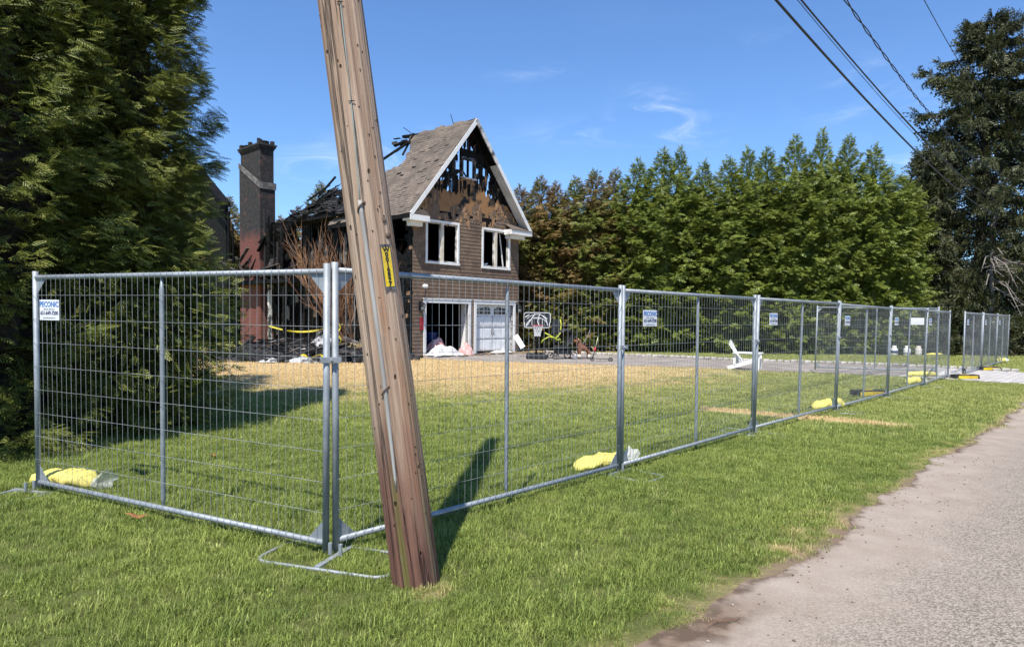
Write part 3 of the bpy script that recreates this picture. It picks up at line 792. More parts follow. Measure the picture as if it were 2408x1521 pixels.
names = ["mesh fence panel between the corner and the first joint, half behind the leaning pole", "second mesh fence panel along the road counted from the corner, carrying a large white sign", "third mesh fence panel along the road, in front of the white chair",
         "fourth mesh fence panel along the road counted from the corner", "fifth mesh fence panel along the road counted from the corner", "sixth mesh fence panel along the road, the last one before the gate gap"]
signs = [None, ("white rental sign on the second roadside panel, nearest right of the double post", 0.53), ("white rental sign on the third roadside panel, above the white chair", 0.50), ("small far rental sign on the fourth roadside panel", 0.38), ("small far rental sign on the fifth roadside panel", 0.36), ("farthest rental sign on the roadside run, on the sixth panel", 0.36)]
for i in range(6):
    a, b = cut(R[i], R[i + 1], 0.0); put_panel(a, b, names[i], signs[i])
put_panel((12.75, 20.42), (9.45, 21.28), "gate leaf of mesh fencing swung open inside, ending behind the fourth panel", None, 0.10)
S0 = Vector((13.95, 21.05, 0)); sdir = Vector((0.668, 0.744, 0)).normalized()
for i in range(3):
    a = S0 + sdir * (3.55 * i); b = S0 + sdir * (3.55 * i + 3.5)
    put_panel(a[:2], b[:2], ["mesh fence panel beyond the gate gap, standing over the driveway", "middle one of the three mesh fence panels beyond the gate gap", "farthest mesh fence panel, at the right end of the fence"][i],
              (["rental sign on the panel just beyond the gate gap", "rental sign on the middle panel beyond the gate gap", "rental sign on the farthest fence panel at the right"][i], 0.4))
# blank white notice on the open gate leaf
gd = Vector((9.45 - 12.75, 21.28 - 20.42, 0)).normalized()
mb = MB(); mb.box(-0.2, 0.2, -0.003, 0.003, -0.105, 0.105); nt = mb.build("notice_board", SGW); nt.matrix_world = frame(12.75 + gd.x * .62, 20.42 + gd.y * .62 - .035, 1.66, gd); tag(nt, "blank white notice on the open gate leaf near its hinge", "sign")

# clamps joining neighbouring posts
def clamp(loc, ax, label):
    r = thing("fence_clamp", label, "clamp", group="clamps joining the fence posts"); r.matrix_world = frame(loc[0], loc[1], 0, ax)
    for sg in (-1, 1):
        mb = MB(); mb.box(-0.068, 0.068, sg * 0.0265 - .003, sg * 0.0265 + .003, 1.325, 1.365); bevel(mb.build("plate", GALV, r), .002)
    mb = MB(); mb.tube([(0, -0.046, 1.345), (0, 0.044, 1.345)], 0.006, 8); mb.lathe([(0.011, -.006), (.011, .006)], 6, (0, 0, 0), Matrix.Translation((0, -.036, 1.345)) @ Matrix.Rotation(PI / 2, 4, 'X')); mb.build("bolt", GALV, r)
clamp((-1.235, 4.642), Vector((0.9, 0.43, 0)), "steel clamp joining the two posts at the fence corner")
for i in range(1, 6):
    clamp(R[i], ROAD_D, "steel clamp on the %s post joint along the road from the corner" % ordn[i - 1])

# loop feet lying in the grass
def foot(c, ax, L, Wd, label, rise=0.004):
    r = thing("fence_stand", label, "fence foot", group="steel loop feet of the fence"); r.matrix_world = frame(c[0], c[1], rise, ax)
    mb = MB(); pl = []
    rc = 0.10
    for (cx, cy, a0) in ((L / 2 - rc, Wd / 2 - rc, 0), (-L / 2 + rc, Wd / 2 - rc, 90), (-L / 2 + rc, -Wd / 2 + rc, 180), (L / 2 - rc, -Wd / 2 + rc, 270)):
        for k in range(5):
            a = math.radians(a0 + k * 22.5); pl.append((cx + rc * math.cos(a), cy + rc * math.sin(a), 0))
    pl.append(pl[0]); mb.tube(pl, 0.0125, 8, False); mb.build("loop", GALV, r, True)
    mb = MB(); mb.box(-0.02, 0.02, -Wd / 2, Wd / 2, -.006, 0.020); mb.build("cross_bar", GALV, r)
    for x in (-0.04, 0.04):
        mb = MB(); mb.tube([(x, 0, 0.02), (x, 0, 0.10)], 0.014, 8); mb.build("pin", GALV, r)
foot((-1.18, 4.55), (0.94, -0.30, 0), 0.98, 0.44, "steel loop foot lying in the grass under the fence corner", 0.006)
foot((-4.36, 6.12), (-0.3, -0.95, 0), 0.9, 0.4, "steel loop foot under the left end of the fence")
for i, q in enumerate(R[1:]):
    foot(q, ROAD_N, 0.9, 0.4, "steel loop foot under the %s post joint along the road" % ordn[i])

# yellow sandbags weighting the feet
SANDB = mat("yellow_sandbag_weave", (0.74, 0.66, 0.15), (0.56, 0.48, 0.12), 4, 0.75, bump=0.7, bscale=26, bdist=0.015)
m, t, p = new_mat("clear_plastic_bag"); PLAST = m
p.inputs['Base Color'].default_value = (0.75, 0.75, 0.70, 1); p.inputs['Roughness'].default_value = 0.25; p.inputs['Alpha'].default_value = 0.5
t.l.new(t.bump(t.noise(14, 5), 0.9, 0.03), p.inputs['Normal'])
def sandbag(c, ang, L, Wd, Hh, label, tail=True, seed=0, limp=0.0):
    r = thing("sandbag", label, "sandbag", (c[0], c[1], 0), ang, "yellow sandbags along the fence")
    rr = random.Random(seed); nu, nv = 28, 16; mb = MB(); V = []
    for i in range(nu + 1):
        s_ = -1 + 2 * i / nu
        e = max(0.0, 1 - abs(s_) ** 3.2) ** 0.5
        for j in range(nv):
            a = 2 * PI * j / nv
            fold = 1 + 0.07 * math.sin(9 * s_ + 3 * a + seed) + 0.06 * math.sin(17 * s_ - 2 * a) + 0.03 * math.sin(23 * s_ + 5 * a + 2 * seed) + rr.uniform(-.015, .015)
            cx = L / 2 * s_; cy = Wd / 2 * e * math.copysign(abs(math.cos(a)) ** .8, math.cos(a)) * fold + 0.04 * math.sin(2.2 * s_ + seed)
            cz = Hh * (0.5 + 0.5 * math.sin(a)) * (0.30 + 0.70 * e) * fold * (1 + limp * s_)
            V.append((cx, cy, max(0.006, cz + 0.012)))
    F = [(i * nv + j, i * nv + (j + 1) % nv, (i + 1) * nv + (j + 1) % nv, (i + 1) * nv + j) for i in range(nu) for j in range(nv)]
    F += [tuple(reversed(range(nv))), tuple(nu * nv + j for j in range(nv))]
    mb.add(V, F); mb.build("bag", SANDB, r, True)
    if tail:
        mb = MB(); V = []; n1, n2 = 8, 14
        for i in range(n1 + 1):
            s_ = i / n1
            for j in range(n2):
                a = 2 * PI * j / n2; w = 0.025 + 0.085 * s_ + 0.022 * math.sin(5 * a + seed) * s_
                V.append((L / 2 - 0.03 + 0.17 * s_ + .02 * math.sin(3 * a), w * math.cos(a) * 1.1, 0.05 + 0.035 * s_ + w * math.sin(a) * (0.55 if math.sin(a) < 0 else 1.0)))
        F = [(i * n2 + j, i * n2 + (j + 1) % n2, (i + 1) * n2 + (j + 1) % n2, (i + 1) * n2 + j) for i in range(n1) for j in range(n2)]
        mb.add(V, F); mb.build("plastic_end", PLAST, r, True)
    return r
sandbag((-4.18, 6.34), -0.25, 0.66, 0.30, 0.145, "yellow sandbag with clear plastic end at the left end of the fence", True, 1)
sandbag((0.98, 7.42), 0.62, 0.70, 0.30, 0.13, "yellow sandbag by the first double post along the road", True, 2, 0.25)
sandbag((5.90, 12.66), 0.45, 0.66, 0.30, 0.17, "yellow sandbag in front of the third post joint along the road", False, 3, 0.3)
sandbag((10.55, 17.85), 0.5, 0.55, 0.30, 0.19, "yellow sandbag with plastic end at the fifth post joint", True, 4)
sandbag((12.35, 20.45), -0.02, 0.95, 0.26, 0.15, "long yellow sandbag bundle beside the gate hinge", True, 5)
sandbag((20.6, 33.2), 0.05, 0.9, 0.35, 0.12, "flat yellow sandbag lying on the lawn right of the gas cylinders", False, 6)
sandbag((20.1, 28.0), 0.6, 0.6, 0.3, 0.2, "far yellow sandbag at the middle of the fence beyond the gate", True, 7)
# black and yellow rubber blocks
def block(c, ang, label):
    r = thing("fence_block", label, "fence block", (c[0], c[1], 0), ang, "black and yellow rubber fence blocks")
    mb = MB(); mb.prism([(-.38, 0.0), (.38, 0.0), (.36, .13), (-.36, .13)], lambda a, b, d: (a, d, b + .01), -.13, .13); bevel(mb.build("block", RUBBER, r), .02)
    mb = MB(); mb.box(-.30, .30, -.137, -.131, .03, .11); mb.build("reflector", YEL, r)
    mb = MB(); mb.box(-.12, .12, -.05, .05, .141, .145); mb.build("top_marking", YEL, r)
block((7.85, 14.98), 0.25, "black rubber block with yellow stripe between the third and fourth roadside joints")
block((16.35, 23.35), 0.1, "black rubber block with yellow stripe beyond the gate gap")
block((13.15, 19.75), 0.1, "black rubber block with yellow stripe at the grass edge by the gate")
# gate wheel
r = thing("gate_wheel", "small black wheel with bracket at the foot of the gate gap", "wheel", (13.85, 20.85, 0), 0.75)
ring = [(0.11 * math.cos(a), 0, 0.12 + 0.11 * math.sin(a)) for a in np.linspace(0, 2 * PI, 21)]
mb = MB(); mb.tube(ring, 0.022, 8, False); mb.build("tyre", RUBBER, r, True)
mb = MB()
for k in range(6):
    a = k * PI / 3; mb.tube([(0, 0, .12), (.1 * math.cos(a), 0, .12 + .1 * math.sin(a))], .007, 6)
mb.tube([(0, -.03, .12), (0, .03, .12)], .02, 8); mb.build("rim", GALV, r)
mb = MB(); mb.bar((0, .035, .12), (-.12, .035, .3), .03, .006); mb.bar((-.12, .035, .3), (-.45, .0, .2), .03, .02); mb.build("bracket", GALV, r)

# ------------------------------------------------------------------ leaning utility pole
m, t, p = new_mat("weathered_pole_wood"); POLEW = m
o_ = t.obj(); so = t.sep(o_)
st1 = t.noise(9, 6, o_, (1.6, 1.6, 0.07), 0.62); st2 = t.noise(30, 4, o_, (2.2, 2.2, 0.05), 0.6); blot = t.noise(1.6, 4, o_, (1.5, 1.5, 0.5))
tan = t.mix(t.smooth(st1, 0.30, 0.70), (0.31, 0.205, 0.135), (0.50, 0.370, 0.265))
tan = t.mix(t.smooth(t.noise(4.5, 4, o_, (1.4, 1.4, 0.10)), 0.50, 0.66), tan, (0.34, 0.185, 0.105))
tan = t.mix(t.smooth(st2, 0.56, 0.70), tan, (0.20, 0.140, 0.100))
low = t.smooth(t.add(so[2], t.mul(t.sub(t.noise(3.5, 5, o_, (1.5, 1.5, 0.25)), 0.5), 1.6)), 1.25, 0.30)
redd = t.mix(t.smooth(st1, 0.40, 0.62), (0.125, 0.058, 0.042), (0.21, 0.105, 0.072))
redd = t.mix(t.smooth(st2, 0.60, 0.68), redd, (0.36, 0.29, 0.24))
col = t.mix(low, tan, redd)
ang = t.m('ARCTAN2', so[1], so[0])
alg = t.mul(t.mul(t.smooth(t.m('ABSOLUTE', t.add(t.add(ang, 1.92), t.mul(t.sub(st1, .5), .25))), 0.22, 0.06), t.smooth(so[2], 0.95, 0.55)), t.smooth(blot, 0.3, 0.55))
col = t.mix(t.mul(alg, 0.75), col, (0.17, 0.16, 0.045))
alg2 = t.mul(t.mul(t.smooth(t.m('ABSOLUTE', t.add(ang, 0.55)), 0.35, 0.1), t.smooth(so[2], 1.7, 1.0)), t.mul(t.smooth(st1, 0.45, 0.6), 0.5))
col = t.mix(alg2, col, (0.20, 0.19, 0.10))
hv = t.n.new("ShaderNodeTexVoronoi"); hv.inputs['Scale'].default_value = 8
mp = t.n.new("ShaderNodeMapping"); mp.inputs['Scale'].default_value = (1.6, 1.6, 0.8); t.l.new(o_, mp.inputs[0]); t.l.new(mp.outputs[0], hv.inputs['Vector'])
hole = t.mul(t.smooth(hv.outputs['Distance'], 0.13, 0.07), t.smooth(t.sep(hv.outputs['Color'])[0], 0.25, 0.3))
col = t.mix(t.mul(hole, .85), col, (0.035, 0.022, 0.016))
crk = t.smooth(t.m('ABSOLUTE', t.sub(t.noise(2.6, 5, o_, (2.4, 2.4, 0.045), 0.5), 0.5)), 0.016, 0.004)
col = t.mix(t.mul(crk, 0.6), col, (0.06, 0.04, 0.03))
t.l.new(col, p.inputs['Base Color']); p.inputs['Roughness'].default_value = 0.82; p.inputs['Specular IOR Level'].default_value = 0.25
hgt = t.sub(t.add(t.mul(st1, 0.7), t.mul(st2, 0.5)), t.add(t.mul(hole, .8), t.mul(crk, 0.9)))
t.l.new(t.bump(hgt, 1.0, 0.022), p.inputs['Normal'])
PB = Vector((-0.583, 4.19, 0)); PAX = Vector((-0.1295, -0.03, 1)).normalized()
pr = PAX.cross(Vector((0.13, -0.99, 0))).normalized(); 
pr = Vector((0.99, 0.13, 0)); pr = (pr - PAX * pr.dot(PAX)).normalized(); pf = pr.cross(PAX).normalized()  # pf: toward the viewer's side
if pf.y > 0: pf = -pf
PM = Matrix(((pr.x, -pf.x, PAX.x, PB.x), (pr.y, -pf.y, PAX.y, PB.y), (pr.z, -pf.z, PAX.z, 0), (0, 0, 0, 1)))
pole = thing("utility_pole", "tall weathered wooden utility pole leaning left at the fence corner", "pole"); pole.matrix_world = PM
def prad(z): return 0.147 - 0.0058 * z
mb = MB(); nr, nz = 240, 130
rc_ = random.Random(4); checks = [(rc_.uniform(PI, 2 * PI), rc_.uniform(-.2, 4.2), rc_.uniform(.4, 1.6), rc_.uniform(.002, .006), rc_.uniform(-.05, .05)) for _ in range(26)]
for i in range(nz + 1):
    z = -0.35 + 9.55 * (i / nz) ** 1.45
    for k in range(nr):
        a = 2 * PI * k / nr
        r_ = prad(z) * (1 + 0.016 * math.sin(3 * a + 0.5 * z) + 0.012 * math.sin(7 * a - 0.35 * z + 1) + 0.007 * math.sin(19 * a + 0.8 * math.sin(z)) + 0.006 * math.sin(31 * a + 1.7 * math.sin(.6 * z) + 2))
        dc = (a - math.radians(253) + 0.06 * math.sin(1.3 * z)); dc = (dc + PI) % (2 * PI) - PI
        r_ -= 0.010 * math.exp(-(dc / 0.03) ** 2) * (1 if z < 1.6 else math.exp(-(z - 1.6) * 2))
        for (ca, cz, cl, cd, cs) in checks:
            if cz < z < cz + cl:
                dk_ = a - ca - cs * (z - cz)
                if abs(dk_) < .1: r_ -= cd * math.exp(-(dk_ / 0.022) ** 2) * math.sin(PI * (z - cz) / cl)
        mb.v.append((r_ * math.cos(a), r_ * math.sin(a), z))
for i in range(nz):
    for k in range(nr):
        k2 = (k + 1) % nr; mb.f.append((i * nr + k, i * nr + k2, (i + 1) * nr + k2, (i + 1) * nr + k))
mb.f.append(tuple(nz * nr + k for k in range(nr)))
mb.build("shaft", POLEW, pole, True)
def psurf(s_, z, off=0.0):
    r_ = prad(z) + off; return Vector((r_ * s_, -r_ * math.sqrt(max(0, 1 - s_ * s_)), z))
MOULD = mat("grey_plastic_wire_guard", (0.40, 0.38, 0.34), (0.30, 0.28, 0.25), 3, 0.6, bump=0.2, stretch=(3, 3, .5))
mb = MB(); pl = [psurf(-0.17 - 0.02 * math.sin(z * 3) + 0.07 * max(0, 1.2 - z) * -1.2, z, 0.004) for z in np.linspace(0.62, 2.34, 24)]
mb.tube(pl, [0.0035] + [0.0135 - 0.006 * max(0, (1.1 - q.z)) / .5 for q in pl[1:]], 10); mb.build("wire_guard", MOULD, pole, True)
mb = MB(); pl = [psurf(-0.17 + 0.30 * min(1, (z - 2.3) / 1.2) + 0.02 * math.sin(z * 5), z, 0.004) for z in np.linspace(2.30, 9.0, 60)]
mb.tube(pl, 0.0045, 6); mb.build("ground_wire", mat("verdigris_copper", (0.28, 0.33, 0.30), (0.22, 0.20, 0.16), 4, 0.6), pole, True)
for z, w in ((2.30, 0.020), (1.22, 0.018)):
    s0 = -0.17; pl = [psurf(s0 + ds, z + 0.010 * math.sin((ds + .2) * 6) + ds * .12, 0.006 + (0.014 if abs(ds) < 0.09 else 0)) for ds in np.linspace(-.17, .2, 10)]
    mb = MB(); mb.tube(pl, 0.0045, 6); mb.build("strap", mat("rusted_strap", (0.12, 0.075, 0.05), None, rough=.8), pole)
for z in (2.9, 3.45, 3.9):
    mb = MB(); q = psurf(0.02 + .1 * (z - 2.9), z, 0.006); mb.tube([q + Vector((-.018, 0, 0)), q + Vector((0, -.006, 0)), q + Vector((.018, 0, 0))], .0025, 5); mb.build("staple", BLACKM, pole)
for s_, z, r_ in ((0.80, 2.13, 0.022), (0.72, 2.22, 0.017)):
    q = psurf(s_, z, -0.004); n_ = Vector((q.x, q.y, 0)).normalized()
    mb = MB(); mb.lathe([(r_, 0), (r_ * .8, r_ * .5), (r_ * .35, r_ * .62)], 12, (0, 0, 0), Matrix.Translation(q) @ n_.to_track_quat('Z', 'Y').to_matrix().to_4x4()); mb.build("knot", mat("knot_wood", (0.16, 0.11, 0.08), (0.08, 0.055, 0.04), 20, .9, bump=.6), pole, True)
nm_ = MB(); nm_.lathe([(.0045, 0), (.0045, .003), (.001, .004)], 7); nme = nm_.mesh("nail", BLACKM)
for k in range(46):
    a_ = rc_.uniform(-.95, .95); z_ = rc_.uniform(.4, 4.0); q = psurf(a_, z_, -.001); nn_ = Vector((q.x, q.y, 0)).normalized()
    o = obj("nail", nme, pole); o.matrix_local = Matrix.Translation(q) @ nn_.to_track_quat('Z', 'Y').to_matrix().to_4x4()
# number plate
s_ = 0.60; q0 = psurf(s_, 1.945, 0.004); n_ = Vector((q0.x, q0.y, 0)).normalized(); sdx = Vector((-n_.y, n_.x, 0))
if sdx.x < 0: sdx = -sdx
TM = Matrix(((sdx.x, 0, n_.x, q0.x), (sdx.y, 0, n_.y, q0.y), (0, 1, 0, q0.z), (0, 0, 0, 1)))   # local x right, y up, z out
plate = MB(); plate.box(-0.036, 0.036, -0.133, 0.133, -0.003, 0.0, TM); pl_ = plate.build("number_plate", mat("dull_tag_backing", (0.16, 0.15, 0.15), (0.09, 0.085, 0.08), 8, .5), pole)
YT = mat("yellow_tag", (0.78, 0.56, 0.02), (0.70, 0.48, 0.03), 6, .45); BT = mat("black_tag_ink", (0.01, 0.01, 0.01), None, rough=.5)
for k, ch in enumerate("W0016897"):
    y_ = 0.1005 - k * 0.0287
    mb = MB(); mb.box(-0.030, 0.030, y_ - 0.0140, y_ + 0.0140, 0.0006, 0.0022, TM); mb.build("digit_tile", YT, pl_)
    o = obj("lettering", text_mesh(ch, 0.036, BT, bold=0.0016), pl_); o.matrix_local = TM @ Matrix.Translation((0, y_, 0.0032)) @ Matrix.Scale(1.18, 4, (1, 0, 0))
for yy in (-.128, .128):
    mb = MB(); mb.lathe([(.004, 0), (.004, .004), (.001, .005)], 8, (0, 0, 0), TM @ Matrix.Translation((0, yy, 0))); mb.build("nail", BLACKM, pl_)

# far pole and the overhead wires
fp = thing("utility_pole", "distant wooden utility pole half hidden in the dark spruce", "pole", (25.2, 36.2, 0))
mb = MB(); mb.tube([(0, 0, 0), (0, 0, 9.3)], [0.16, 0.11], 12); mb.build("shaft", GREYW, fp, True)
mb = MB(); mb.bar((-.6, 0, 8.45), (.6, 0, 8.45), .09, .11); mb.build("cross_arm", GREYW, fp)
mb = MB(); mb.bar((0, -.1, 6.85), (0.75, -.1, 6.8), .06, .06); mb.build("bracket", GREYW, fp)
CABLE = mat("black_cable_sheath", (0.012, 0.012, 0.013), None, rough=0.55)
W0 = Vector((-1.72, 3.92, 0)); W1 = Vector((23.45, 33.2, 0)); wdir = (W1 - W0).normalized(); wside = Vector((-wdir.y, wdir.x, 0))
def wire(zs, r_, label, off=0.0, twist=False):
    """height fitted through three (t, z) samples"""
    (t0, z0), (t1, z1), (t2, z2) = zs
    A_ = np.linalg.solve(np.array([[t0 * t0, t0, 1], [t1 * t1, t1, 1], [t2 * t2, t2, 1]]), np.array([z0, z1, z2]))
    strands = 2 if twist else 1
    mb = MB()
    for k in range(strands):
        pl = []
        for t_ in np.linspace(0, 1, 261 if twist else 49):
            p_ = W0.lerp(W1, t_); ph_ = t_ * 150 + k * PI
            rr = 0.02 if twist else 0
            pl.append(p_ + wside * (off + rr * math.cos(ph_)) + Vector((0, 0, float(A_ @ np.array([t_ * t_, t_, 1])) + rr * math.sin(ph_))))
        mb.tube(pl, r_, 5, False)
    o = mb.build("overhead_wire", CABLE, None, True)
    return tag(o, label, "wire", "overhead wires along the road")
wire([(0.219, 6.40), (0.52, 6.10), (0.96, 6.56)], 0.021, "thick black overhead cable, the lowest of the wires")
wire([(0.247, 6.78), (0.52, 6.61), (0.95, 7.2)], 0.015, "thick black overhead cable just above the lowest one")
wire([(0.252, 6.86), (0.52, 6.64), (0.95, 7.25)], 0.008, "thin wire running close above the second thick cable", 0.05)
wire([(0.235, 6.66), (0.50, 6.42), (0.95, 6.95)], 0.006, "thin wire between the two thick overhead cables", -0.05)
wire([(0.309, 7.62), (0.50, 7.44), (0.93, 8.45)], 0.011, "twisted pair of overhead wires above the thick cables", 0, True)
wire([(0.488, 10.05), (0.62, 10.1), (0.95, 10.9)], 0.011, "topmost single overhead wire running into the tall spruce")
# ------------------------------------------------------------------ the burnt house (local x along the gable front, y back along the long side)
house = thing("burnt_house", "fire gutted brown shingled house with garage gable, collapsed roof and charred brick chimney", "house", HOUSE_O, math.atan2(HOUSE_U.y, HOUSE_U.x))
SHW = mat("weathered_cedar_shingle", (0.175, 0.118, 0.080), (0.130, 0.088, 0.060), 1.6, 0.88, bump=0.35, bscale=30, isl=0.28, orn=0.3)
SHB = mat("bare_cedar_shingle", (0.33, 0.19, 0.095), (0.15, 0.09, 0.05), 5, 0.85, bump=0.3, bscale=30, isl=0.5, orn=0.5)
PLY = mat("scorched_plywood", (0.30, 0.155, 0.062), (0.012, 0.010, 0.009), 1.7, 0.8, bump=0.5, bscale=24, lo=0.50, hi=0.60, stretch=(1, 1, 1.3), detail=6)
ROOFM = mat("weathered_roof_shingle", (0.158, 0.122, 0.094), (0.114, 0.090, 0.070), 1.0, 0.95, bump=0.4, bscale=60, isl=0.4, bdist=.006)
ROOFB = mat("charred_roof_shingle", (0.010, 0.010, 0.010), (0.034, 0.032, 0.031), 1.6, 0.8, bump=0.6, bscale=40, isl=0.8, spec=0.2)
UA, ZA, KS = 2.95, 9.85, 1.246
def zr(u): return ZA - KS * abs(u - UA)

def wall_boxes(mb, u0, u1, z0, z1, v0, v1, holes):
    us = sorted({u0, u1, *[h[0] for h in holes], *[h[1] for h in holes]}); zs = sorted({z0, z1, *[h[2] for h in holes], *[h[3] for h in holes]})
    for a, b in zip(us, us[1:]):
        run = None
        for c, d in zip(zs, zs[1:]):
            cu, cz = (a + b) / 2, (c + d) / 2
            solid = not any(h[0] < cu < h[1] and h[2] < cz < h[3] for h in holes)
            if solid: mb.box(a, b, v0, v1, c, d)
    return mb
HOLES = [(0.68, 3.0, 0.0, 2.15), (3.46, 5.78, 0.0, 2.15), (0.72, 2.38, 3.82, 5.42), (3.83, 5.45, 3.80, 5.40)]
wall_boxes(MB(), 0.0, 6.1, 0.0, 5.9, 0.0, 0.15, HOLES).build("front_wall", CHAR, house)
# scorched sheathing in the gable with a burnt-off upper edge
jag = [(0.03, 5.9), (0.62, 6.66), (0.98, 7.10), (1.12, 6.95), (1.22, 7.15), (1.36, 6.98), (1.5, 7.22), (1.62, 6.86), (1.8, 6.72), (1.9, 6.84), (2.05, 6.7), (2.18, 6.78), (2.26, 7.36), (2.5, 7.30), (2.62, 7.42), (2.95, 7.36), (3.1, 7.44), (3.32, 7.28), (3.45, 6.95), (3.55, 7.3), (3.66, 7.34), (3.74, 6.88), (3.88, 7.22), (3.98, 6.78), (4.15, 6.95), (4.3, 6.74), (4.42, 6.92), (4.58, 6.5), (4.72, 6.82), (4.85, 6.6), (5.3, 6.55), (5.87, 5.9)]
MB().prism(jag, lambda a, b, d: (a, d, b), 0.0, 0.02).build("gable_sheathing", PLY, house)
# charred studs of the gable
r5 = random.Random(12)
for i in range(13):
    u = 0.55 + i * 0.405
    top = zr(u) - 0.28; base = 5.92
    if top - base < 0.2 or 2.45 < u < 3.42 and False: continue
    if i in (3, 9): top -= r5.uniform(.5, 1.1)
    MB().box(u - .022, u + .022, 0.03, 0.14, base, top).build("stud", CHAR, house)
# charred scraps of sheathing still hanging between the studs
for k in range(120):
    u = r5.uniform(1.05, 4.9); zmax = zr(u) - .35
    z = r5.uniform(6.7, max(6.8, zmax)); w = r5.uniform(.06, .22); h = r5.uniform(.18, .75)
    if 2.42 < u < 3.42 and 7.3 < z + h / 2 < 8.5: continue
    if z + h > zmax: h = max(.1, zmax - z)
    p_ = [(u - w / 2, z), (u - w * .1, z - r5.uniform(0, .25)), (u + w / 2, z + r5.uniform(-.1, .1)), (u + w * .45, z + h), (u, z + h * r5.uniform(.85, 1.1)), (u - w * .5, z + h * .95)]
    MB().prism(p_, lambda a, b, d: (a, d, b), -0.012 + .002 * (k % 5), 0.0 + .002 * (k % 5)).build("sheathing_scrap", CHARB if k % 4 == 0 else CHAR, house)
for k in range(30):      # burnt rags of sheathing under the peak
    u = UA + r5.uniform(-.95, .95); zt = zr(u) - .3; h = r5.uniform(.15, .6); z = zt - h; w = r5.uniform(.06, .2)
    if z < 8.5 and abs(u - UA) < .5: continue
    MB().prism([(u - w / 2, z + r5.uniform(0, .1)), (u, z - .08), (u + w / 2, z + r5.uniform(-.05, .1)), (u + w / 2, zt - .04), (u - w / 2, zt - .04)], lambda a, b, d: (a, d, b), .142 + .002 * (k % 6), .15 + .002 * (k % 6)).build("sheathing_scrap", CHAR, house)
# the little attic window
at = MB(); uA0, uA1, zA0, zA1 = 2.53, 3.34, 7.45, 8.27
for b in ((uA0, uA0 + .09, zA0, zA1), (uA1 - .09, uA1, zA0, zA1), (uA0 + .09, uA1 - .09, zA1 - .09, zA1)): at.box(b[0], b[1], -.05, .1, b[2], b[3])
aw = at.build("attic_window", mat("burnt_window_frame", (0.22, 0.19, 0.17), (0.03, 0.025, 0.02), 4, .8, lo=.35, hi=.55), house)
MB().box(uA0 - .04, uA1 + .04, -.07, .1, zA0 - .06, zA0).build("sill", SOOTW, aw)
MB().bar((2.62, .2, 7.95), (3.2, .35, 7.5), .05, .05).build("fallen_stick", CHAR, aw)
MB().box(uA0, uA1, -.02, .1, 8.32, 8.62).build("header", CHAR, aw)

# shingle siding: rows of individual uneven shingles, torn away towards the burnt gable
def top_of(u):
    pts_ = [(0, 5.75), (0.35, 6.05), (0.5, 6.25), (0.75, 6.0), (0.95, 6.55), (1.25, 6.62), (1.38, 5.75), (1.75, 5.66), (2.0, 5.9), (2.2, 6.2), (2.5, 5.95), (2.75, 6.3), (3.0, 5.75), (3.2, 6.2), (3.45, 6.35), (3.6, 6.3), (3.8, 5.55), (4.2, 5.5), (4.45, 6.2), (4.8, 6.5), (5.3, 6.3), (6.1, 5.6)]
    return float(np.interp(u, [q[0] for q in pts_], [q[1] for q in pts_]))
def shingle(mb, u0, u1, z, h, v=-0.002, drop=0.0, tilt=0.0, th=0.021):
    def P_(u, zz, d): 
        c = (u0 + u1) / 2; du = u - c; dz = zz - (z + h)
        return (c + du * math.cos(tilt) - dz * math.sin(tilt), v - d, z + h + du * math.sin(tilt) + dz * math.cos(tilt))
    vv = [P_(u0, z - drop, 0), P_(u1, z - drop, 0), P_(u1, z - drop, th), P_(u0, z - drop, th), P_(u0, z + h, 0), P_(u1, z + h, 0), P_(u1, z + h, .004), P_(u0, z + h, .004)]
    mb.add(vv, [(0, 1, 2, 3), (4, 7, 6, 5), (3, 2, 6, 7), (0, 4, 5, 1), (0, 3, 7, 4), (1, 5, 6, 2)])
siding = MB(); single = []
r6 = random.Random(33); EXPO = 0.150
TH_ = [(h[0] - .1, h[1] + .1, h[2] - (.0 if h[2] < .1 else .08), h[3] + .09) for h in HOLES]
z = 0.03
while z < 6.7:
    u = 0.0; row_off = r6.uniform(0, .1)
    u = -row_off
    while u < 6.1:
        w = r6.uniform(0.085, 0.20); a, b = max(0, u), min(6.1, u + w - 0.006); u += w
        if b - a < .03: continue
        c = (a + b) / 2
        if zr(c) - .3 < z + EXPO * 1.2: continue
        segs = [(a, b)]
        for h in TH_:
            if h[2] < z + EXPO * .6 < h[3]:
                ns = []
                for (p0, p1) in segs:
                    if p1 <= h[0] or p0 >= h[1]: ns.append((p0, p1)); continue
                    if p0 < h[0]: ns.append((p0, h[0]))
                    if p1 > h[1]: ns.append((h[1], p1))
                segs = ns
        tt = top_of(c); margin = tt - z
        if margin < 0: continue
        if margin < 0.6 and r6.random() < 0.30 * (1 - margin / .6) + .08: continue
        for (p0, p1) in segs:
            if p1 - p0 < .03: continue
            dr = r6.uniform(0, .012)
            if margin < 0.55 and len(single) < 225:
                q = MB(); tl = r6.uniform(-.22, .22) if r6.random() < .3 else 0.0
                shingle(q, p0, p1, z, EXPO * 1.25 * r6.uniform(.9, 1.5 if margin < .3 else 1.0), -.004, r6.uniform(0, .16) if r6.random() < .35 else dr, tl); single.append((q, SHB if r6.random() < .42 else SHW))
            else: shingle(siding, p0, p1, z, EXPO * 1.25, -.002, dr)
    z += EXPO
siding.build("shingle_siding", SHW, house, kind="stuff")
for q, mm in single: q.build("shingle", mm, house)
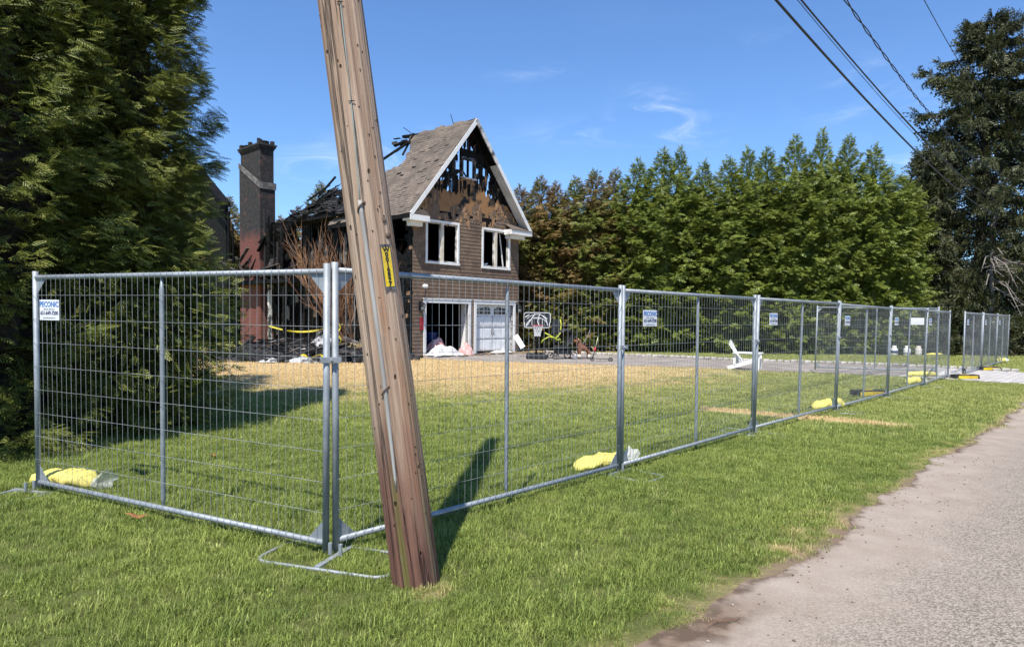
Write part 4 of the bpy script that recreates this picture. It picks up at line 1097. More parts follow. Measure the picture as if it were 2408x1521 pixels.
for k in range(50):       # long torn slivers hanging under the burnt edge
    u = r6.uniform(1.9, 4.9) if k % 3 else r6.uniform(.5, 1.9); z1 = top_of(u) + r6.uniform(-.35, .15); L = r6.uniform(.15, .5); w = r6.uniform(.03, .085)
    if any(h[0] < u < h[1] and h[2] < z1 - L / 2 < h[3] for h in TH_): continue
    if z1 > zr(u) - .4: continue
    q = MB(); shingle(q, u, u + w, z1 - L, L, -.018, 0, r6.uniform(-.12, .12), .010); q.build("shingle", SHB if k % 5 else SHW, house)

# windows of the upper floor: white frames, glass burnt out
def window(u0, u1, z0, z1, lean):
    fr = MB()
    for b in ((u0, u0 + .1, z0, z1), (u1 - .1, u1, z0, z1)): fr.box(b[0], b[1], -.045, .13, b[2], b[3])
    fr.box(u0 + .1, u1 - .1, -.045, .13, z1 - .1, z1)
    w = fr.build("window", WHITE, house)
    bevel(w, .006, 1)
    MB().box(u0 - .02, u1 + .02, -.06, .13, z0 - .09, z0).build("sill", WHITE, w)
    c = (u0 + u1) / 2 - .02
    MB().box(c - .07, c + .07, -.03, .1, z0, z1 - .1).build("mullion", mat("heat_yellowed_paint", (0.72, 0.66, 0.54), (0.55, 0.47, 0.36), 2, .5), w)
    for (a, b) in ((u0 + .1, c - .07), (c + .07, u1 - .1)):
        s_ = MB(); s_.box(a, a + .03, .02, .09, z0, z1 - .1); s_.box(b - .03, b, .02, .09, z0, z1 - .1); s_.box(a + .03, b - .03, .02, .09, z0, z0 + .05); s_.box(a + .03, b - .03, .02, .09, z1 - .15, z1 - .1)
        s_.build("sash", SOOTW, w)
    if lean:
        MB().bar((u1 - .42, .25, z1 - .15), (u1 - .22, .2, z0 + .05), .05, .03).build("loose_trim", WHITE, w)
        MB().bar((u0 + .2, .3, z0 + .06), (u0 + .65, .3, z0 + .16), .08, .06).build("loose_trim", WHITE, w)
    return w
window(0.64, 2.44, 3.82, 5.50, False); window(3.75, 5.52, 3.80, 5.48, True)

# garage openings
def garage_trim(u0, u1, nm):
    tr_ = MB(); tr_.box(u0 - .13, u0, -.05, .16, 0, 2.15); tr_.box(u1, u1 + .13, -.05, .16, 0, 2.15); tr_.box(u0 - .13, u1 + .13, -.055, .16, 2.15, 2.30); tr_.box(u0 - .16, u1 + .16, -.08, .02, 2.30, 2.335)
    o = tr_.build(nm, WHITE, house); return o
g1 = garage_trim(0.68, 3.0, "garage_frame"); g2 = garage_trim(3.46, 5.78, "garage_frame")
MB().box(3.0 - .028, 3.0 + .02, .16, .42, 0.0, 2.13).build("door_track_board", WHITE, g1)
MB().box(0.68 - .02, 0.68 + .028, .16, .42, 0.0, 2.13).build("door_track_board", WHITE, g1)
door = MB(); door.box(3.465, 5.775, .165, .2, 0.10, 2.15)
gd_ = door.build("garage_door", mat("white_door_paint", (0.76, 0.77, 0.78), (0.66, 0.66, 0.66), 3, .45), house)
DW = gd_.data.materials[0]
for k in range(4):
    z0 = 0.11 + k * .51
    for j in range(4):
        a = 3.49 + j * .573
        if k == 3:
            continue
        bevel(MB().box(a + .03, a + .53, .148, .166, z0 + .05, z0 + .46).build("panel", DW, gd_), .015, 1)
    if k: MB().box(3.465, 5.775, .158, .166, z0 - .012, z0 + .004).build("section_joint", BLACKP if False else mat("door_joint_shadow_gap", (0.25, 0.25, 0.25), None), gd_)
MB().box(4.61, 4.63, .150, .166, .11, 1.63).build("centre_joint", mat("door_joint_gap", (0.30, 0.30, 0.30), None), gd_)
GL = mat("dark_window_glass", (0.01, 0.011, 0.012), None, rough=.08)
for a in (3.56, 4.72):
    arch = [(a, 1.72), (a + .95, 1.72), (a + .95, 1.93)] + [(a + .95 - .95 * q, 1.93 + .12 * math.sin(PI * (q * .5 + (0 if a > 4 else .5)))) for q in (.2, .4, .6, .8)] + [(a, 1.93 if a > 4 else 1.93)]
    gw = MB().prism(arch, lambda x, y, d: (x, d, y), .150, .166).build("window_pane", GL, gd_)
    for q in range(1, 4): MB().box(a + .2375 * q - .014, a + .2375 * q + .014, .143, .150, 1.72, 2.03).build("glazing_bar", DW, gw)
    MB().box(a, a + .95, .143, .150, 1.855, 1.88).build("glazing_bar", DW, gw)
for a in (4.57, 4.67):
    MB().tube([(a, .15, .82), (a + (.02 if a > 4.6 else -.02), .11, .95), (a, .15, 1.08)], .012, 6).build("handle", BLACKM, gd_, True)
for z_ in (.62, 1.62):
    MB().box(3.48, 3.72, .140, .150, z_ - .018, z_ + .018).build("hinge", BLACKM, gd_); MB().box(5.52, 5.76, .140, .150, z_ - .018, z_ + .018).build("hinge", BLACKM, gd_)

# wall lamps and small fittings beside the garage
def lantern(u, nm_par):
    r_ = MB().box(u - .06, u + .06, -.06, -.02, 1.86, 2.2).build("wall_lantern", BLACKM, house)
    q = MB(); q.tube([(u, -.05, 2.15), (u, -.2, 2.25), (u, -.22, 2.16)], .012, 6); q.lathe([(.02, .2), (.13, .1), (.13, .08)], 8, (u, -.22, 1.96)); q.lathe([(.09, 0), (.10, .02)], 8, (u, -.22, 1.78)); 
    for k in range(4):
        an = PI / 4 + k * PI / 2; q.tube([(u + .11 * math.cos(an), -.22 + .11 * math.sin(an), 2.05), (u + .085 * math.cos(an), -.22 + .085 * math.sin(an), 1.80)], .007, 4)
    q.build("cage", BLACKM, r_)
    MB().lathe([(.07, 0), (.085, .22)], 10, (u, -.22, 1.80)).build("glass", mat("sooty_lantern_glass", (0.30, 0.30, 0.29), (0.12, 0.12, 0.11), 6, .2), r_, True)
lantern(0.36, None); lantern(6.0, None)
fl = MB().lathe([(.05, 0), (.12, .05), (.12, .12), (.06, .17)], 12, (0.40, -.32, 2.70)).build("flood_lamp", mat("white_lamp_housing", (0.8, .8, .78), None, rough=.35), house, True)
MB().tube([(0.62, -.02, 2.36), (0.52, -.2, 2.56), (0.42, -.3, 2.72)], .022, 7).build("lamp_arm", mat("dark_red_arm", (0.06, 0.02, 0.02), None, rough=.5), fl, True)
MB().box(.36, .54, -.05, -.03, 1.05, 1.56).build("red_banner", REDC, house)

# left roof slope with a burnt-away rear edge
EU = Vector((1, 0, KS)).normalized(); EN = Vector((-KS, 0, 1)).normalized(); E0 = Vector((-0.5, 0, zr(-0.5))); SL = (Vector((UA, 0, ZA)) - E0).length
vm = [(0, 5.3), (.2, 5.1), (.38, 4.6), (.5, 3.9), (.57, 3.45), (.62, 3.0), (.70, 2.92), (.80, 3.15), (.86, 3.3), (.93, 3.75), (.97, 3.9), (1, 3.75)]
def vmax(s_): return float(np.interp(s_, [q[0] for q in vm], [q[1] for q in vm])) + .07 * math.sin(s_ * 37) + .05 * math.sin(s_ * 71)
def sag(s_, v_): return 0.10 * math.sin(PI * min(1, max(0, s_))) * math.sin(v_ * .7) - .05 * math.exp(-((v_ - 3.4) ** 2)) + .015 * math.sin(v_ * 5 + s_ * 9)
def rp(s_, v_, d): 
    q = E0 + EU * (s_ * SL) + EN * (d - sag(s_, v_)); return Vector((q.x, v_, q.z))
ns, nv_ = 40, 24
dk = MB(); V = []
for lay in (0, -.05):
    for i in range(ns + 1):
        s_ = i / ns
        for j in range(nv_ + 1): V.append(rp(s_, -.47 + (vmax(s_) + .47) * j / nv_, lay - .005))
F = []; W_ = nv_ + 1; Ln = (ns + 1) * W_
for i in range(ns):
    for j in range(nv_):
        q = (i * W_ + j, i * W_ + j + 1, (i + 1) * W_ + j + 1, (i + 1) * W_ + j); F.append(q); F.append(tuple(Ln + x for x in reversed(q)))
bd = [(i, 0) for i in range(ns + 1)] + [(ns, j) for j in range(1, nv_ + 1)] + [(i, nv_) for i in range(ns - 1, -1, -1)] + [(0, j) for j in range(nv_ - 1, 0, -1)]
for k in range(len(bd)):
    a = bd[k][0] * W_ + bd[k][1]; b = bd[(k + 1) % len(bd)][0] * W_ + bd[(k + 1) % len(bd)][1]; F.append((a, b, Ln + b, Ln + a))
dk.add(V, F); roof = dk.build("roof", CHAR, house)
rs = MB(); rows = 38; r7 = random.Random(8)
for i in range(rows):
    s0 = i / rows; s1 = (i + 1.15) / rows; v_ = -.49 - r7.uniform(0, .2)
    while v_ < vmax(s0) + .05:
        w = r7.uniform(.14, .34); a, b = max(-.49, v_), min(v_ + w - .008, vmax(s0) + .06); v_ += w
        if b - a < .04: continue
        if r7.random() < .012: continue
        lift = .014 + (r7.random() < .10) * r7.uniform(.01, .03)
        s00 = s0 - r7.uniform(0, .0025)
        vv = [rp(s00, a, .001), rp(s00, b, .001), rp(s00, b, lift), rp(s00, a, lift), rp(min(1, s1), a, .001), rp(min(1, s1), b, .001), rp(min(1, s1), b, .005), rp(min(1, s1), a, .005)]
        rs.add(vv, [(0, 1, 2, 3), (4, 7, 6, 5), (3, 2, 6, 7), (0, 3, 7, 4), (1, 5, 6, 2)])
rs.build("roof_shingles", ROOFM, roof, kind="stuff")
for k in range(14):      # torn ridge caps
    v0 = -.45 + k * .30
    if v0 > 3.6: break
    w = .28; h0 = .03 + (r7.uniform(.03, .12) if k in (3, 4, 7, 8, 11) else 0.02)
    a = rp(.965, v0, .02); b = rp(.965, v0 + w, .02); c = Vector((UA + .06, v0 + w, ZA + h0 - sag(1, v0))); d = Vector((UA + .06, v0, ZA + h0 * .6 - sag(1, v0))); e = Vector((UA + .2, v0 + w, ZA - .14)); f = Vector((UA + .2, v0, ZA - .12))
    q = MB(); up_ = Vector((0, 0, -.012)); P8 = [a, b, c, d, e, f]
    q.add(P8 + [x + up_ for x in P8], [(0, 1, 2, 3), (3, 2, 4, 5), (9, 8, 7, 6), (11, 10, 8, 9), (0, 6, 7, 1), (5, 4, 10, 11), (0, 3, 9, 6), (3, 5, 11, 9), (1, 7, 8, 2), (2, 8, 10, 4)]); q.build("ridge_cap", ROOFM, roof)
for (a, b, w) in (((UA - .05, 3.4, 9.75), (UA - .9, 6.2, 8.45), .12), ((UA, 3.3, 9.8), (UA + .1, 4.6, 9.95), .2), ((UA - .1, 3.6, 9.9), (UA - .5, 3.9, 8.9), .14), ((UA + .05, 3.8, 9.9), (UA + .0, 4.5, 10.35), .035), ((UA, 4.2, 9.7), (UA - .3, 4.8, 9.5), .16),
                  ((UA, 1.0, 9.9), (UA - .05, 1.12, 10.3), .03), ((UA - .35, 3.5, 9.5), (UA - .6, 4.3, 9.1), .10), ((UA - .1, 2.2, 9.7), (UA + 1.6, 2.6, 7.7), .07)):
    MB().bar(a, b, w, w * .6).build("charred_rafter", CHAR, roof)
for k in range(12):
    a = Vector((UA + r7.uniform(-.3, .15), r7.uniform(3.3, 4.7), 9.75 + r7.uniform(-.25, .25))); u1 = Vector((r7.uniform(-.2, .2), r7.uniform(.1, .35), r7.uniform(-.15, .1))); u2 = Vector((r7.uniform(-.25, .1), r7.uniform(-.1, .15), r7.uniform(-.3, .1)))
    q = MB(); q.add([a, a + u1, a + u1 + u2 * .8, a + u2] + [x + Vector((.01, 0, -.012)) for x in (a, a + u1, a + u1 + u2 * .8, a + u2)], [(0, 1, 2, 3), (7, 6, 5, 4), (0, 4, 5, 1), (1, 5, 6, 2), (2, 6, 7, 3), (3, 7, 4, 0)]); q.build("curled_felt", ROOFB, roof)
# eave trim on the left side
MB().box(-.56, -.50, -.47, 5.0, 5.38, 5.53).build("eave_fascia", CHAR, roof)

# right slope: only a ragged strip along the gable is left
E1 = Vector((6.45, 0, zr(6.45))); EU2 = (Vector((UA, 0, ZA)) - E1).normalized(); SL2 = (Vector((UA, 0, ZA)) - E1).length; EN2 = Vector((KS, 0, 1)).normalized()
def rp2(s_, v_, d): q = E1 + EU2 * (s_ * SL2) + EN2 * d; return Vector((q.x, v_, q.z))
V = []; n2 = 34
for lay in (.012, -.045):
    for i in range(n2 + 1):
        s_ = i / n2; ve = .18 + .22 * abs(math.sin(s_ * 23)) + .2 * abs(math.sin(s_ * 9 + 1)) + (.5 if s_ < .35 else 0)
        V.append(rp2(s_, -.47, lay)); V.append(rp2(s_, ve, lay + (.03 * math.sin(s_ * 40) if .35 < s_ < .9 else 0)))
F = []; L2 = (n2 + 1) * 2
for i in range(n2):
    a = i * 2; F += [(a, a + 1, a + 3, a + 2), (L2 + a + 2, L2 + a + 3, L2 + a + 1, L2 + a), (a, a + 2, L2 + a + 2, L2 + a), (a + 1, L2 + a + 1, L2 + a + 3, a + 3)]
q = MB(); q.add(V, F); roof2 = q.build("roof", ROOFB, house)
for k in range(14):
    s_ = r7.uniform(.3, .8); v0 = r7.uniform(.2, .6); a = rp2(s_, v0, .02); 
    q = MB(); u1 = EU2 * r7.uniform(.15, .35); u2 = Vector((r7.uniform(0, .2), r7.uniform(.1, .3), r7.uniform(-.05, .12))); q.add([a, a + u1, a + u1 + u2, a + u2] + [x + Vector((.01, 0, -.015)) for x in (a, a + u1, a + u1 + u2, a + u2)], [(0, 1, 2, 3), (7, 6, 5, 4), (0, 4, 5, 1), (1, 5, 6, 2), (2, 6, 7, 3), (3, 7, 4, 0)]); q.build("curled_felt", ROOFB, roof2)
# soffits and rake boards
def soffit(rpf, s0, s1, nm, mm):
    q = MB(); pts_ = [rpf(s0, -.45, -.062), rpf(s1, -.45, -.062), rpf(s1, -.005, -.062), rpf(s0, -.005, -.062)]; lo_ = [rpf(s0, -.45, -.10), rpf(s1, -.45, -.10), rpf(s1, -.005, -.10), rpf(s0, -.005, -.10)]
    q.add(pts_ + lo_, [(0, 1, 2, 3), (7, 6, 5, 4), (0, 4, 5, 1), (1, 5, 6, 2), (2, 6, 7, 3), (3, 7, 4, 0)]); return q.build(nm, mm, house)
VENT = mat("vented_white_soffit", (0.70, 0.70, 0.68), (0.58, 0.57, 0.55), 2.5, .6)
soffit(rp2, .03, .62, "soffit", VENT); soffit(rp2, .62, .97, "soffit", CHAR); soffit(rp, .03, .75, "soffit", VENT); soffit(rp, .75, .97, "soffit", CHAR)
for k in range(20):
    s_ = .63 + k * .0175; q = MB(); q.bar(rp2(s_, -.44, -.115), rp2(s_, -.01, -.115), .022, .02); q.build("lookout", CHAR, house)
for k in range(34):
    s_ = .05 + k * .0168; q = MB(); q.bar(rp2(s_, -.44, -.103), rp2(s_, -.01, -.103), .012, .006); q.build("soffit_groove", SOOTW if k % 9 == 0 else VENT, house)
def rake(rpf, s0, s1, mm, wd=.20, off=0.0):
    q = MB(); A_ = [rpf(s0, -.47, .015), rpf(s1, -.47, .015), rpf(s1, -.47, .015 - wd), rpf(s0, -.47, .015 - wd)]
    B_ = [Vector((x.x, -.51 - off, x.z)) for x in A_]; q.add(A_ + B_, [(0, 1, 2, 3), (7, 6, 5, 4), (0, 4, 5, 1), (1, 5, 6, 2), (2, 6, 7, 3), (3, 7, 4, 0)]); return q.build("rake_board", mm, house)
rake(rp, 0, .995, WHITE, .16); rake(rp2, 0, .62, WHITE, .16); rake(rp2, .62, .995, SOOTW, .18)
# boxed eave returns
rl = MB().box(-.50, .46, -.505, -.01, 5.30, 5.52).build("eave_return", WHITE, house); MB().box(-.30, .26, -.30, -.012, 5.12, 5.30).build("return_block", WHITE, rl)
MB().prism([(-.5, 5.522), (.48, 5.522), (.30, 5.70), (.0, 5.74)], lambda a, b, d: (a, d, b), -.50, -.012).build("return_roof", ROOFM, rl)
rr_ = MB().box(5.12, 6.46, -.505, -.01, 5.28, 5.50).build("eave_return", WHITE, house); MB().box(5.2, 6.2, -.30, -.012, 5.12, 5.28).build("return_block", WHITE, rr_)
V_ = [(5.10, -.53, 5.505), (6.42, -.53, 5.505), (6.30, -.012, 5.78), (5.16, -.012, 5.78)]; q = MB(); q.add(V_ + [(a, b, c - .03) for a, b, c in V_], [(0, 1, 2, 3), (7, 6, 5, 4), (0, 4, 5, 1), (1, 5, 6, 2), (2, 6, 7, 3), (3, 7, 4, 0)]); q.build("return_roof", ROOFM, rr_)
MB().prism([(5.12, 5.505), (5.17, 5.77), (5.12, 5.77)], lambda a, b, d: (a, d, b), -.50, -.012)

# remaining outer and inner walls, all charred inside
def jagged(v0, v1, z0, zt, amp, n, seed):
    rr = random.Random(seed); return [(v0, z0), (v1, z0)] + [(v1 + (v0 - v1) * i / n, zt + rr.uniform(-amp, amp * .4)) for i in range(n + 1)]
side = lambda u: (lambda a, b, d: (u + d, a, b))
MB().box(5.95, 6.1, .16, 8.0, 0, 5.85).build("side_wall", CHAR, house)
MB().prism([(0.02, 0.0), (5.94, 0.0), (5.94, 5.75), (5.2, 5.7), (4.6, 5.9), (3.4, 5.7), (2.4, 5.9), (1.2, 5.7), (.02, 5.8)], lambda a, b, d: (a, d, b), 7.85, 8.0).build("rear_wall", CHAR, house)
MB().box(.16, 5.94, .17, 7.8, 2.62, 2.85).build("upper_floor", CHAR, house)
MB().box(.16, 5.94, .17, 7.8, 5.62, 5.80).build("attic_floor", CHAR, house)
# left long wall beside the garage: shingles burnt to char with a hole at the top
MB().prism([(0.0, 0), (3.4, 0), (3.3, 2.9), (2.6, 3.4), (2.2, 4.2), (1.5, 4.0), (1.25, 4.55), (.95, 4.2), (.75, 4.0), (.35, 4.15), (.28, 5.5), (0.0, 5.5)], side(0.0), 0.005, .16).build("side_wall", CHAR, house)
r8 = random.Random(19)
z = .04
while z < 5.4:
    y = 0.0
    while y < 3.2:
        w = r8.uniform(.1, .22)
        lim = 5.4 if y < .3 else 3.9
        if z < lim - .15 and r8.random() < (.93 if z < 2.5 else .75):
            dd_ = r8.uniform(.005, .03); q = MB(); q.box(-dd_ - .012, .003, y, y + w - .01, z - r8.uniform(0, .03), z + .15); q.build("charred_shingle", CHAR if r8.random() < .93 else SHB, house)
        y += w
    z += .15
# studs, plates and beams of the gutted wing
for k in range(31):
    v_ = 3.4 + k * .42
    if 11.9 < v_ < 14.4: continue
    top = 5.9 if v_ < 9.6 else (3.1 if v_ < 16 else 6.5)
    if r8.random() < .3: top *= r8.uniform(.5, .9)
    lean_ = r8.uniform(-.05, .05)
    MB().bar((.05, v_, 0), (.05 + lean_, v_ + r8.uniform(-.08, .08), top), .05, .11).build("stud", CHARB if k % 5 == 2 else CHAR, house)
MB().box(-.03, .14, 2.5, 16.2, 2.86, 3.08).build("rim_beam", CHAR, house)
MB().box(-.06, .14, 2.6, 9.5, 5.86, 6.02).build("top_plate", CHAR, house)
MB().box(-.48, -.40, 2.8, 9.45, 5.90, 6.10).build("eave_beam", CHAR, house)
for k in range(15):
    v_ = 2.9 + k * .45; MB().bar((-.45, v_, 5.98), (.55 + r8.uniform(-.2, .9), v_ + r8.uniform(-.1, .1), 6.85 + r8.uniform(-.3, .1)), .05, .14).build("rafter", CHAR, house)
MB().prism(jagged(2.0, 9.5, 3.1, 6.0, .2, 12, 5), side(.55), 0, .1).build("inner_wall", CHAR, house)
MB().prism(jagged(2.0, 15.5, 0.0, 3.0, .25, 18, 6), side(.75), 0, .1).build("inner_wall", CHAR, house)
MB().box(-.1, 6, 3, 15.5, 2.70, 2.84).build("upper_floor", CHAR, house)
for k in range(60):   # scraps of siding and lath clinging to the gutted wall
    v_ = r8.uniform(3.6, 11.5); z_ = r8.uniform(.6, 5.4) if v_ < 9.3 else r8.uniform(.4, 2.7); w = r8.uniform(.1, .55); h = r8.uniform(.3, 1.3)
    q = [(v_, z_), (v_ + w, z_ + r8.uniform(-.1, .2)), (v_ + w * r8.uniform(.7, 1.1), min(5.8, z_ + h)), (v_ + w * .4, min(5.8, z_ + h * 1.15)), (v_ + r8.uniform(-.1, .1), min(5.8, z_ + h * .8))]
    MB().prism(q, side(-.02 - .004 * (k % 7)), -.012, 0).build("wall_scrap", [CHAR, CHARB, CHAR, ASHW][k % 4], house)

# sagging remnant of the wing roof
pg = [(3.2, 0), (9.45, 0), (9.35, .6), (8.8, .95), (8.4, 1.5), (7.8, 2.1), (7.2, 2.5), (6.9, 2.5), (6.6, 2.1), (6.2, 1.85), (5.7, 1.8), (5.0, 1.9), (4.3, 1.85), (3.2, 1.9)]
def wr(s_, v_, d): 
    sg = .10 * math.sin(v_ * 1.3) + .05 * math.sin(v_ * 3.7 + s_ * 3) + .03 * math.sin(s_ * 9 + v_); return Vector((-.52 + s_ * .60 - d * .7, v_, 6.06 + s_ * .62 + sg + d * .7))
wd_ = MB(); r9 = random.Random(77)
i = 0; s_ = 0
while s_ < 2.55:
    v_ = 3.1
    while v_ < 9.5:
        w = r9.uniform(.12, .34); c = v_ + w / 2
        if in_poly(np.array([c]), np.array([s_ + .05]), pg)[0] and r9.random() < .95:
            lf = r9.uniform(.012, .09); a, b = v_, v_ + w - .01
            vv = [wr(s_ - .01, a, 0), wr(s_ - .01, b, 0), wr(s_ - .01, b, lf), wr(s_ - .01, a, lf * r9.uniform(.4, 1)), wr(s_ + .19, a, -.02), wr(s_ + .19, b, -.02), wr(s_ + .19, b, .004), wr(s_ + .19, a, .004)]
            wd_.add(vv, [(0, 1, 2, 3), (4, 7, 6, 5), (3, 2, 6, 7), (0, 4, 5, 1), (0, 3, 7, 4), (1, 5, 6, 2)])
        v_ += w
    s_ += .135
wroof = wd_.build("wing_roof", ROOFB, house)
for (a, b, w) in (((-.1, 6.9, 7.0), (.5, 6.35, 7.95), .16), ((-.2, 7.6, 6.9), (.4, 6.7, 7.6), .12), ((.2, 5.4, 7.0), (.3, 5.38, 7.5), .05), ((-.5, 9.3, 6.1), (.3, 8.9, 6.9), .08), ((-.3, 9.4, 6.2), (-.1, 8.2, 6.5), .14), ((-.45, 8.3, 6.3), (-.3, 8.9, 6.55), .2)):
    MB().bar(a, b, w, w * .4).build("charred_board", CHARB if w in (.2,) else CHAR, wroof)
for k in range(10):
    v_ = 3.6 + k * .22; MB().bar((.35, v_, 7.02 + .03 * (k % 3)), (.5, v_ + .18, 7.10 + .04 * (k % 2)), .12, .03).build("charred_board", CHARB if k % 2 else CHAR, wroof)

for k in range(70):      # slumped felt and boards heaped on the fallen roof
    v_ = r9.uniform(3.4, 9.3); a = wr(r9.uniform(.1, 1.5 if v_ < 8 else .6), v_, .03); u1 = Vector((r9.uniform(-.15, .35), r9.uniform(-.5, .5), r9.uniform(-.15, .22))); u2 = Vector((r9.uniform(-.3, .3), r9.uniform(-.25, .25), r9.uniform(-.2, .2)))
    P4 = (a, a + u1, a + u1 * .9 + u2, a + u2)
    q = MB(); q.add(list(P4) + [x + Vector((.012, .0, -.02)) for x in P4], [(0, 1, 2, 3), (7, 6, 5, 4), (0, 4, 5, 1), (1, 5, 6, 2), (2, 6, 7, 3), (3, 7, 4, 0)]); q.build("slumped_felt", ROOFB if k % 3 else CHAR, wroof)
# charred brick chimney
m, t, p = new_mat("sooted_brick"); BRICK = m
br = t.n.new("ShaderNodeTexBrick"); br.inputs['Scale'].default_value = 1.0; br.inputs['Brick Width'].default_value = 0.215; br.inputs['Row Height'].default_value = 0.075; br.inputs['Mortar Size'].default_value = 0.009
br.inputs['Color1'].default_value = (0.20, 0.040, 0.024, 1); br.inputs['Color2'].default_value = (0.125, 0.028, 0.020, 1); br.inputs['Mortar'].default_value = (0.15, 0.105, 0.085, 1)
so = t.sep(t.obj()); cb = t.n.new("ShaderNodeCombineXYZ"); t.l.new(t.add(so[0], so[1]), cb.inputs[0]); t.l.new(so[2], cb.inputs[1]); t.l.new(cb.outputs[0], br.inputs['Vector'])
sootn = t.add(so[2], t.add(t.mul(t.sub(t.noise(1.2, 5), 0.5), 2.2), t.mul(so[0], 4.2)))
sf = t.smooth(sootn, 3.6, 4.7)
patch = t.mul(t.smooth(t.noise(2.6, 4), 0.55, 0.68), 0.3)
sf2 = t.m('SUBTRACT', sf, patch, clamp=True)
blk = t.mix(t.smooth(t.noise(6, 4), .4, .65), (0.010, 0.009, 0.009), (0.034, 0.028, 0.026))
blk = t.mix(t.mul(t.sub(1.0, br.outputs['Fac']), 0.0), blk, blk)
blk = t.mix(t.mul(br.outputs['Fac'], .35), blk, (0.09, 0.08, 0.075))
t.l.new(t.mix(sf2, br.outputs['Color'], blk), p.inputs['Base Color']); p.inputs['Roughness'].default_value = .9
t.l.new(t.bump(t.sub(1.0, br.outputs['Fac']), .8, .012), p.inputs['Normal'])
cu0, cu1, cv0, cv1 = -.30, .42, 12.1, 14.3
ch = MB(); ch.box(cu0, cu1, cv0, cv1, 8.1, 10.0)
for k, e in enumerate((.04, .09, .13)): ch.box(cu0 - e, cu1 + e, cv0 - e, cv1 + e, 10.0 + k * .09, 10.09 + k * .09 - .002)
chim = ch.build("chimney", BRICK, house)
lw = MB(); lw.prism([(cv0 - .05, 0), (cv1 + .05, 0), (cv1 + .05, 9.35), (cv0 - .05, 8.12)], lambda a, b, d: (d, a, b), cu0 - .06, cu1 + .05); lw.build("stack_base", BRICK, chim)
STB = mat("grey_shoulder_stone", (0.17, 0.155, 0.14), (0.08, 0.072, 0.066), 3, .9, bump=.3)
MB().prism([(cv0 - .07, 8.0), (cv1 + .07, 9.27), (cv1 + .07, 9.55), (cv0 - .07, 8.32)], lambda a, b, d: (d, a, b), cu0 - .10, cu0 - .058).build("shoulder_cap", STB, chim)
MB().box(cu0 - .10, cu1 + .09, cv0 - .10, cv0 - .052, 7.98, 8.32).build("shoulder_cap", STB, chim)
for (a, b, w) in (((.0, 12.0, 10.24), (.1, 13.1, 10.72), .16), ((.05, 13.0, 10.34), (.0, 14.4, 10.55), .10), ((.1, 12.2, 10.4), (.1, 12.5, 10.4), .26), ((-.3, 13.6, 10.34), (-.3, 14.3, 10.42), .12)):
    MB().bar(a, b, w, w * .5).build("cap_fragment", CHAR, chim)
for (x, y) in ((-.3, 12.2), (.4, 12.2), (.4, 13.2), (-.3, 13.2), (-.3, 14.2)): MB().box(x - .08, x + .08, y - .1, y + .1, 10.27, 10.47).build("cap_brick", BRICK, chim)
for k in range(34):      # blackened mass of fallen framing between chimney and wing
    a = Vector((r9.uniform(-.35, .4), r9.uniform(9.5, 11.9), r9.uniform(4.4, 6.2))); b = a + Vector((r9.uniform(-.3, .3), r9.uniform(-.7, .7), r9.uniform(-.8, .5)))
    MB().bar(a, b, r9.uniform(.12, .4), r9.uniform(.03, .08), (1, 0, .2)).build("charred_board", CHAR, house)
# charred framing hanging by the chimney
for k in range(16):
    a = Vector((r9.uniform(-.3, .3), 10.9 + r9.uniform(-.4, 1.0), 5.9 + r9.uniform(-.5, .3))); b = a + Vector((r9.uniform(-.4, .3), r9.uniform(-.6, .6), r9.uniform(-1.5, .3)))
    MB().bar(a, b, r9.uniform(.06, .3), .05).build("charred_board", CHAR, chim)
for (v_, zt, mm) in ((11.75, 6.9, CHARB), (11.35, 6.5, CHAR), (10.75, 6.1, CHAR), (10.4, 5.2, CHARB), (10.0, 5.9, CHAR)):
    MB().bar((-.25, v_, 3.0), (-.2, v_ + .1, zt), .09, .12).build("stud", mm, house)
MB().box(.3, .6, 10.1, 12.0, 3.1, 6.3).build("flue_wall", CHAR, house)

# collapsed porch in front of the chimney
pp = MB(); pp.box(-.48, -.32, 10.9, 11.06, 0, 3.05); pp.build("porch_post", mat("peeling_white_post", (0.62, 0.60, 0.56), (0.05, 0.045, 0.04), 2.6, .8, bump=.4, lo=.45, hi=.58), house)
MB().box(-1.0, -.86, 8.4, 8.54, 0, 2.9).build("porch_post", CHAR, house)
MB().box(-.95, .1, 8.0, 15.2, 3.10, 3.28).build("porch_beam", CHAR, house)
for k in range(30):
    a = Vector((r9.uniform(-1.2, -.1), 9.6 + r9.uniform(0, 5.4), 3.35 + r9.uniform(0, .5))); an = r9.uniform(-1.2, 1.2); L = r9.uniform(.6, 1.9)
    b = a + Vector((math.sin(an) * L * .5, math.cos(an) * L * (1 if r9.random() < .5 else -1), r9.uniform(-.25, .8)))
    MB().bar(a, b, r9.uniform(.1, .28), .035).build("fallen_board", [CHAR, ASHW, CHARB][k % 3], house)
MB().bar((-.6, 15.7, 3.1), (-.6, 12.9, 5.0), .16, .06).build("fallen_board", ASHW, house)

# charred cross gable at the far left end
MB().prism([(16.9, 0), (28.1, 0), (28.1, 7.9), (22.5, 11.35), (16.9, 7.9)], side(0.0), 0, .15).build("gable_wall", CHAR, house)
MB().prism([(16.35, 7.75), (22.5, 11.65), (28.6, 7.75), (28.6, 7.5), (22.5, 11.3), (16.35, 7.5)], side(-.45), 0, .5).build("gable_roof", CHAR, house)
MB().prism([(16.35, 7.40), (22.5, 11.25), (22.5, 11.0), (16.5, 7.2)], side(-.55), 0, .08).build("rake_board", CHAR, house)
MB().bar((-.2, 16.0, 3), (-.2, 16.05, 7.2), .12, .12).build("stud", CHAR, house)
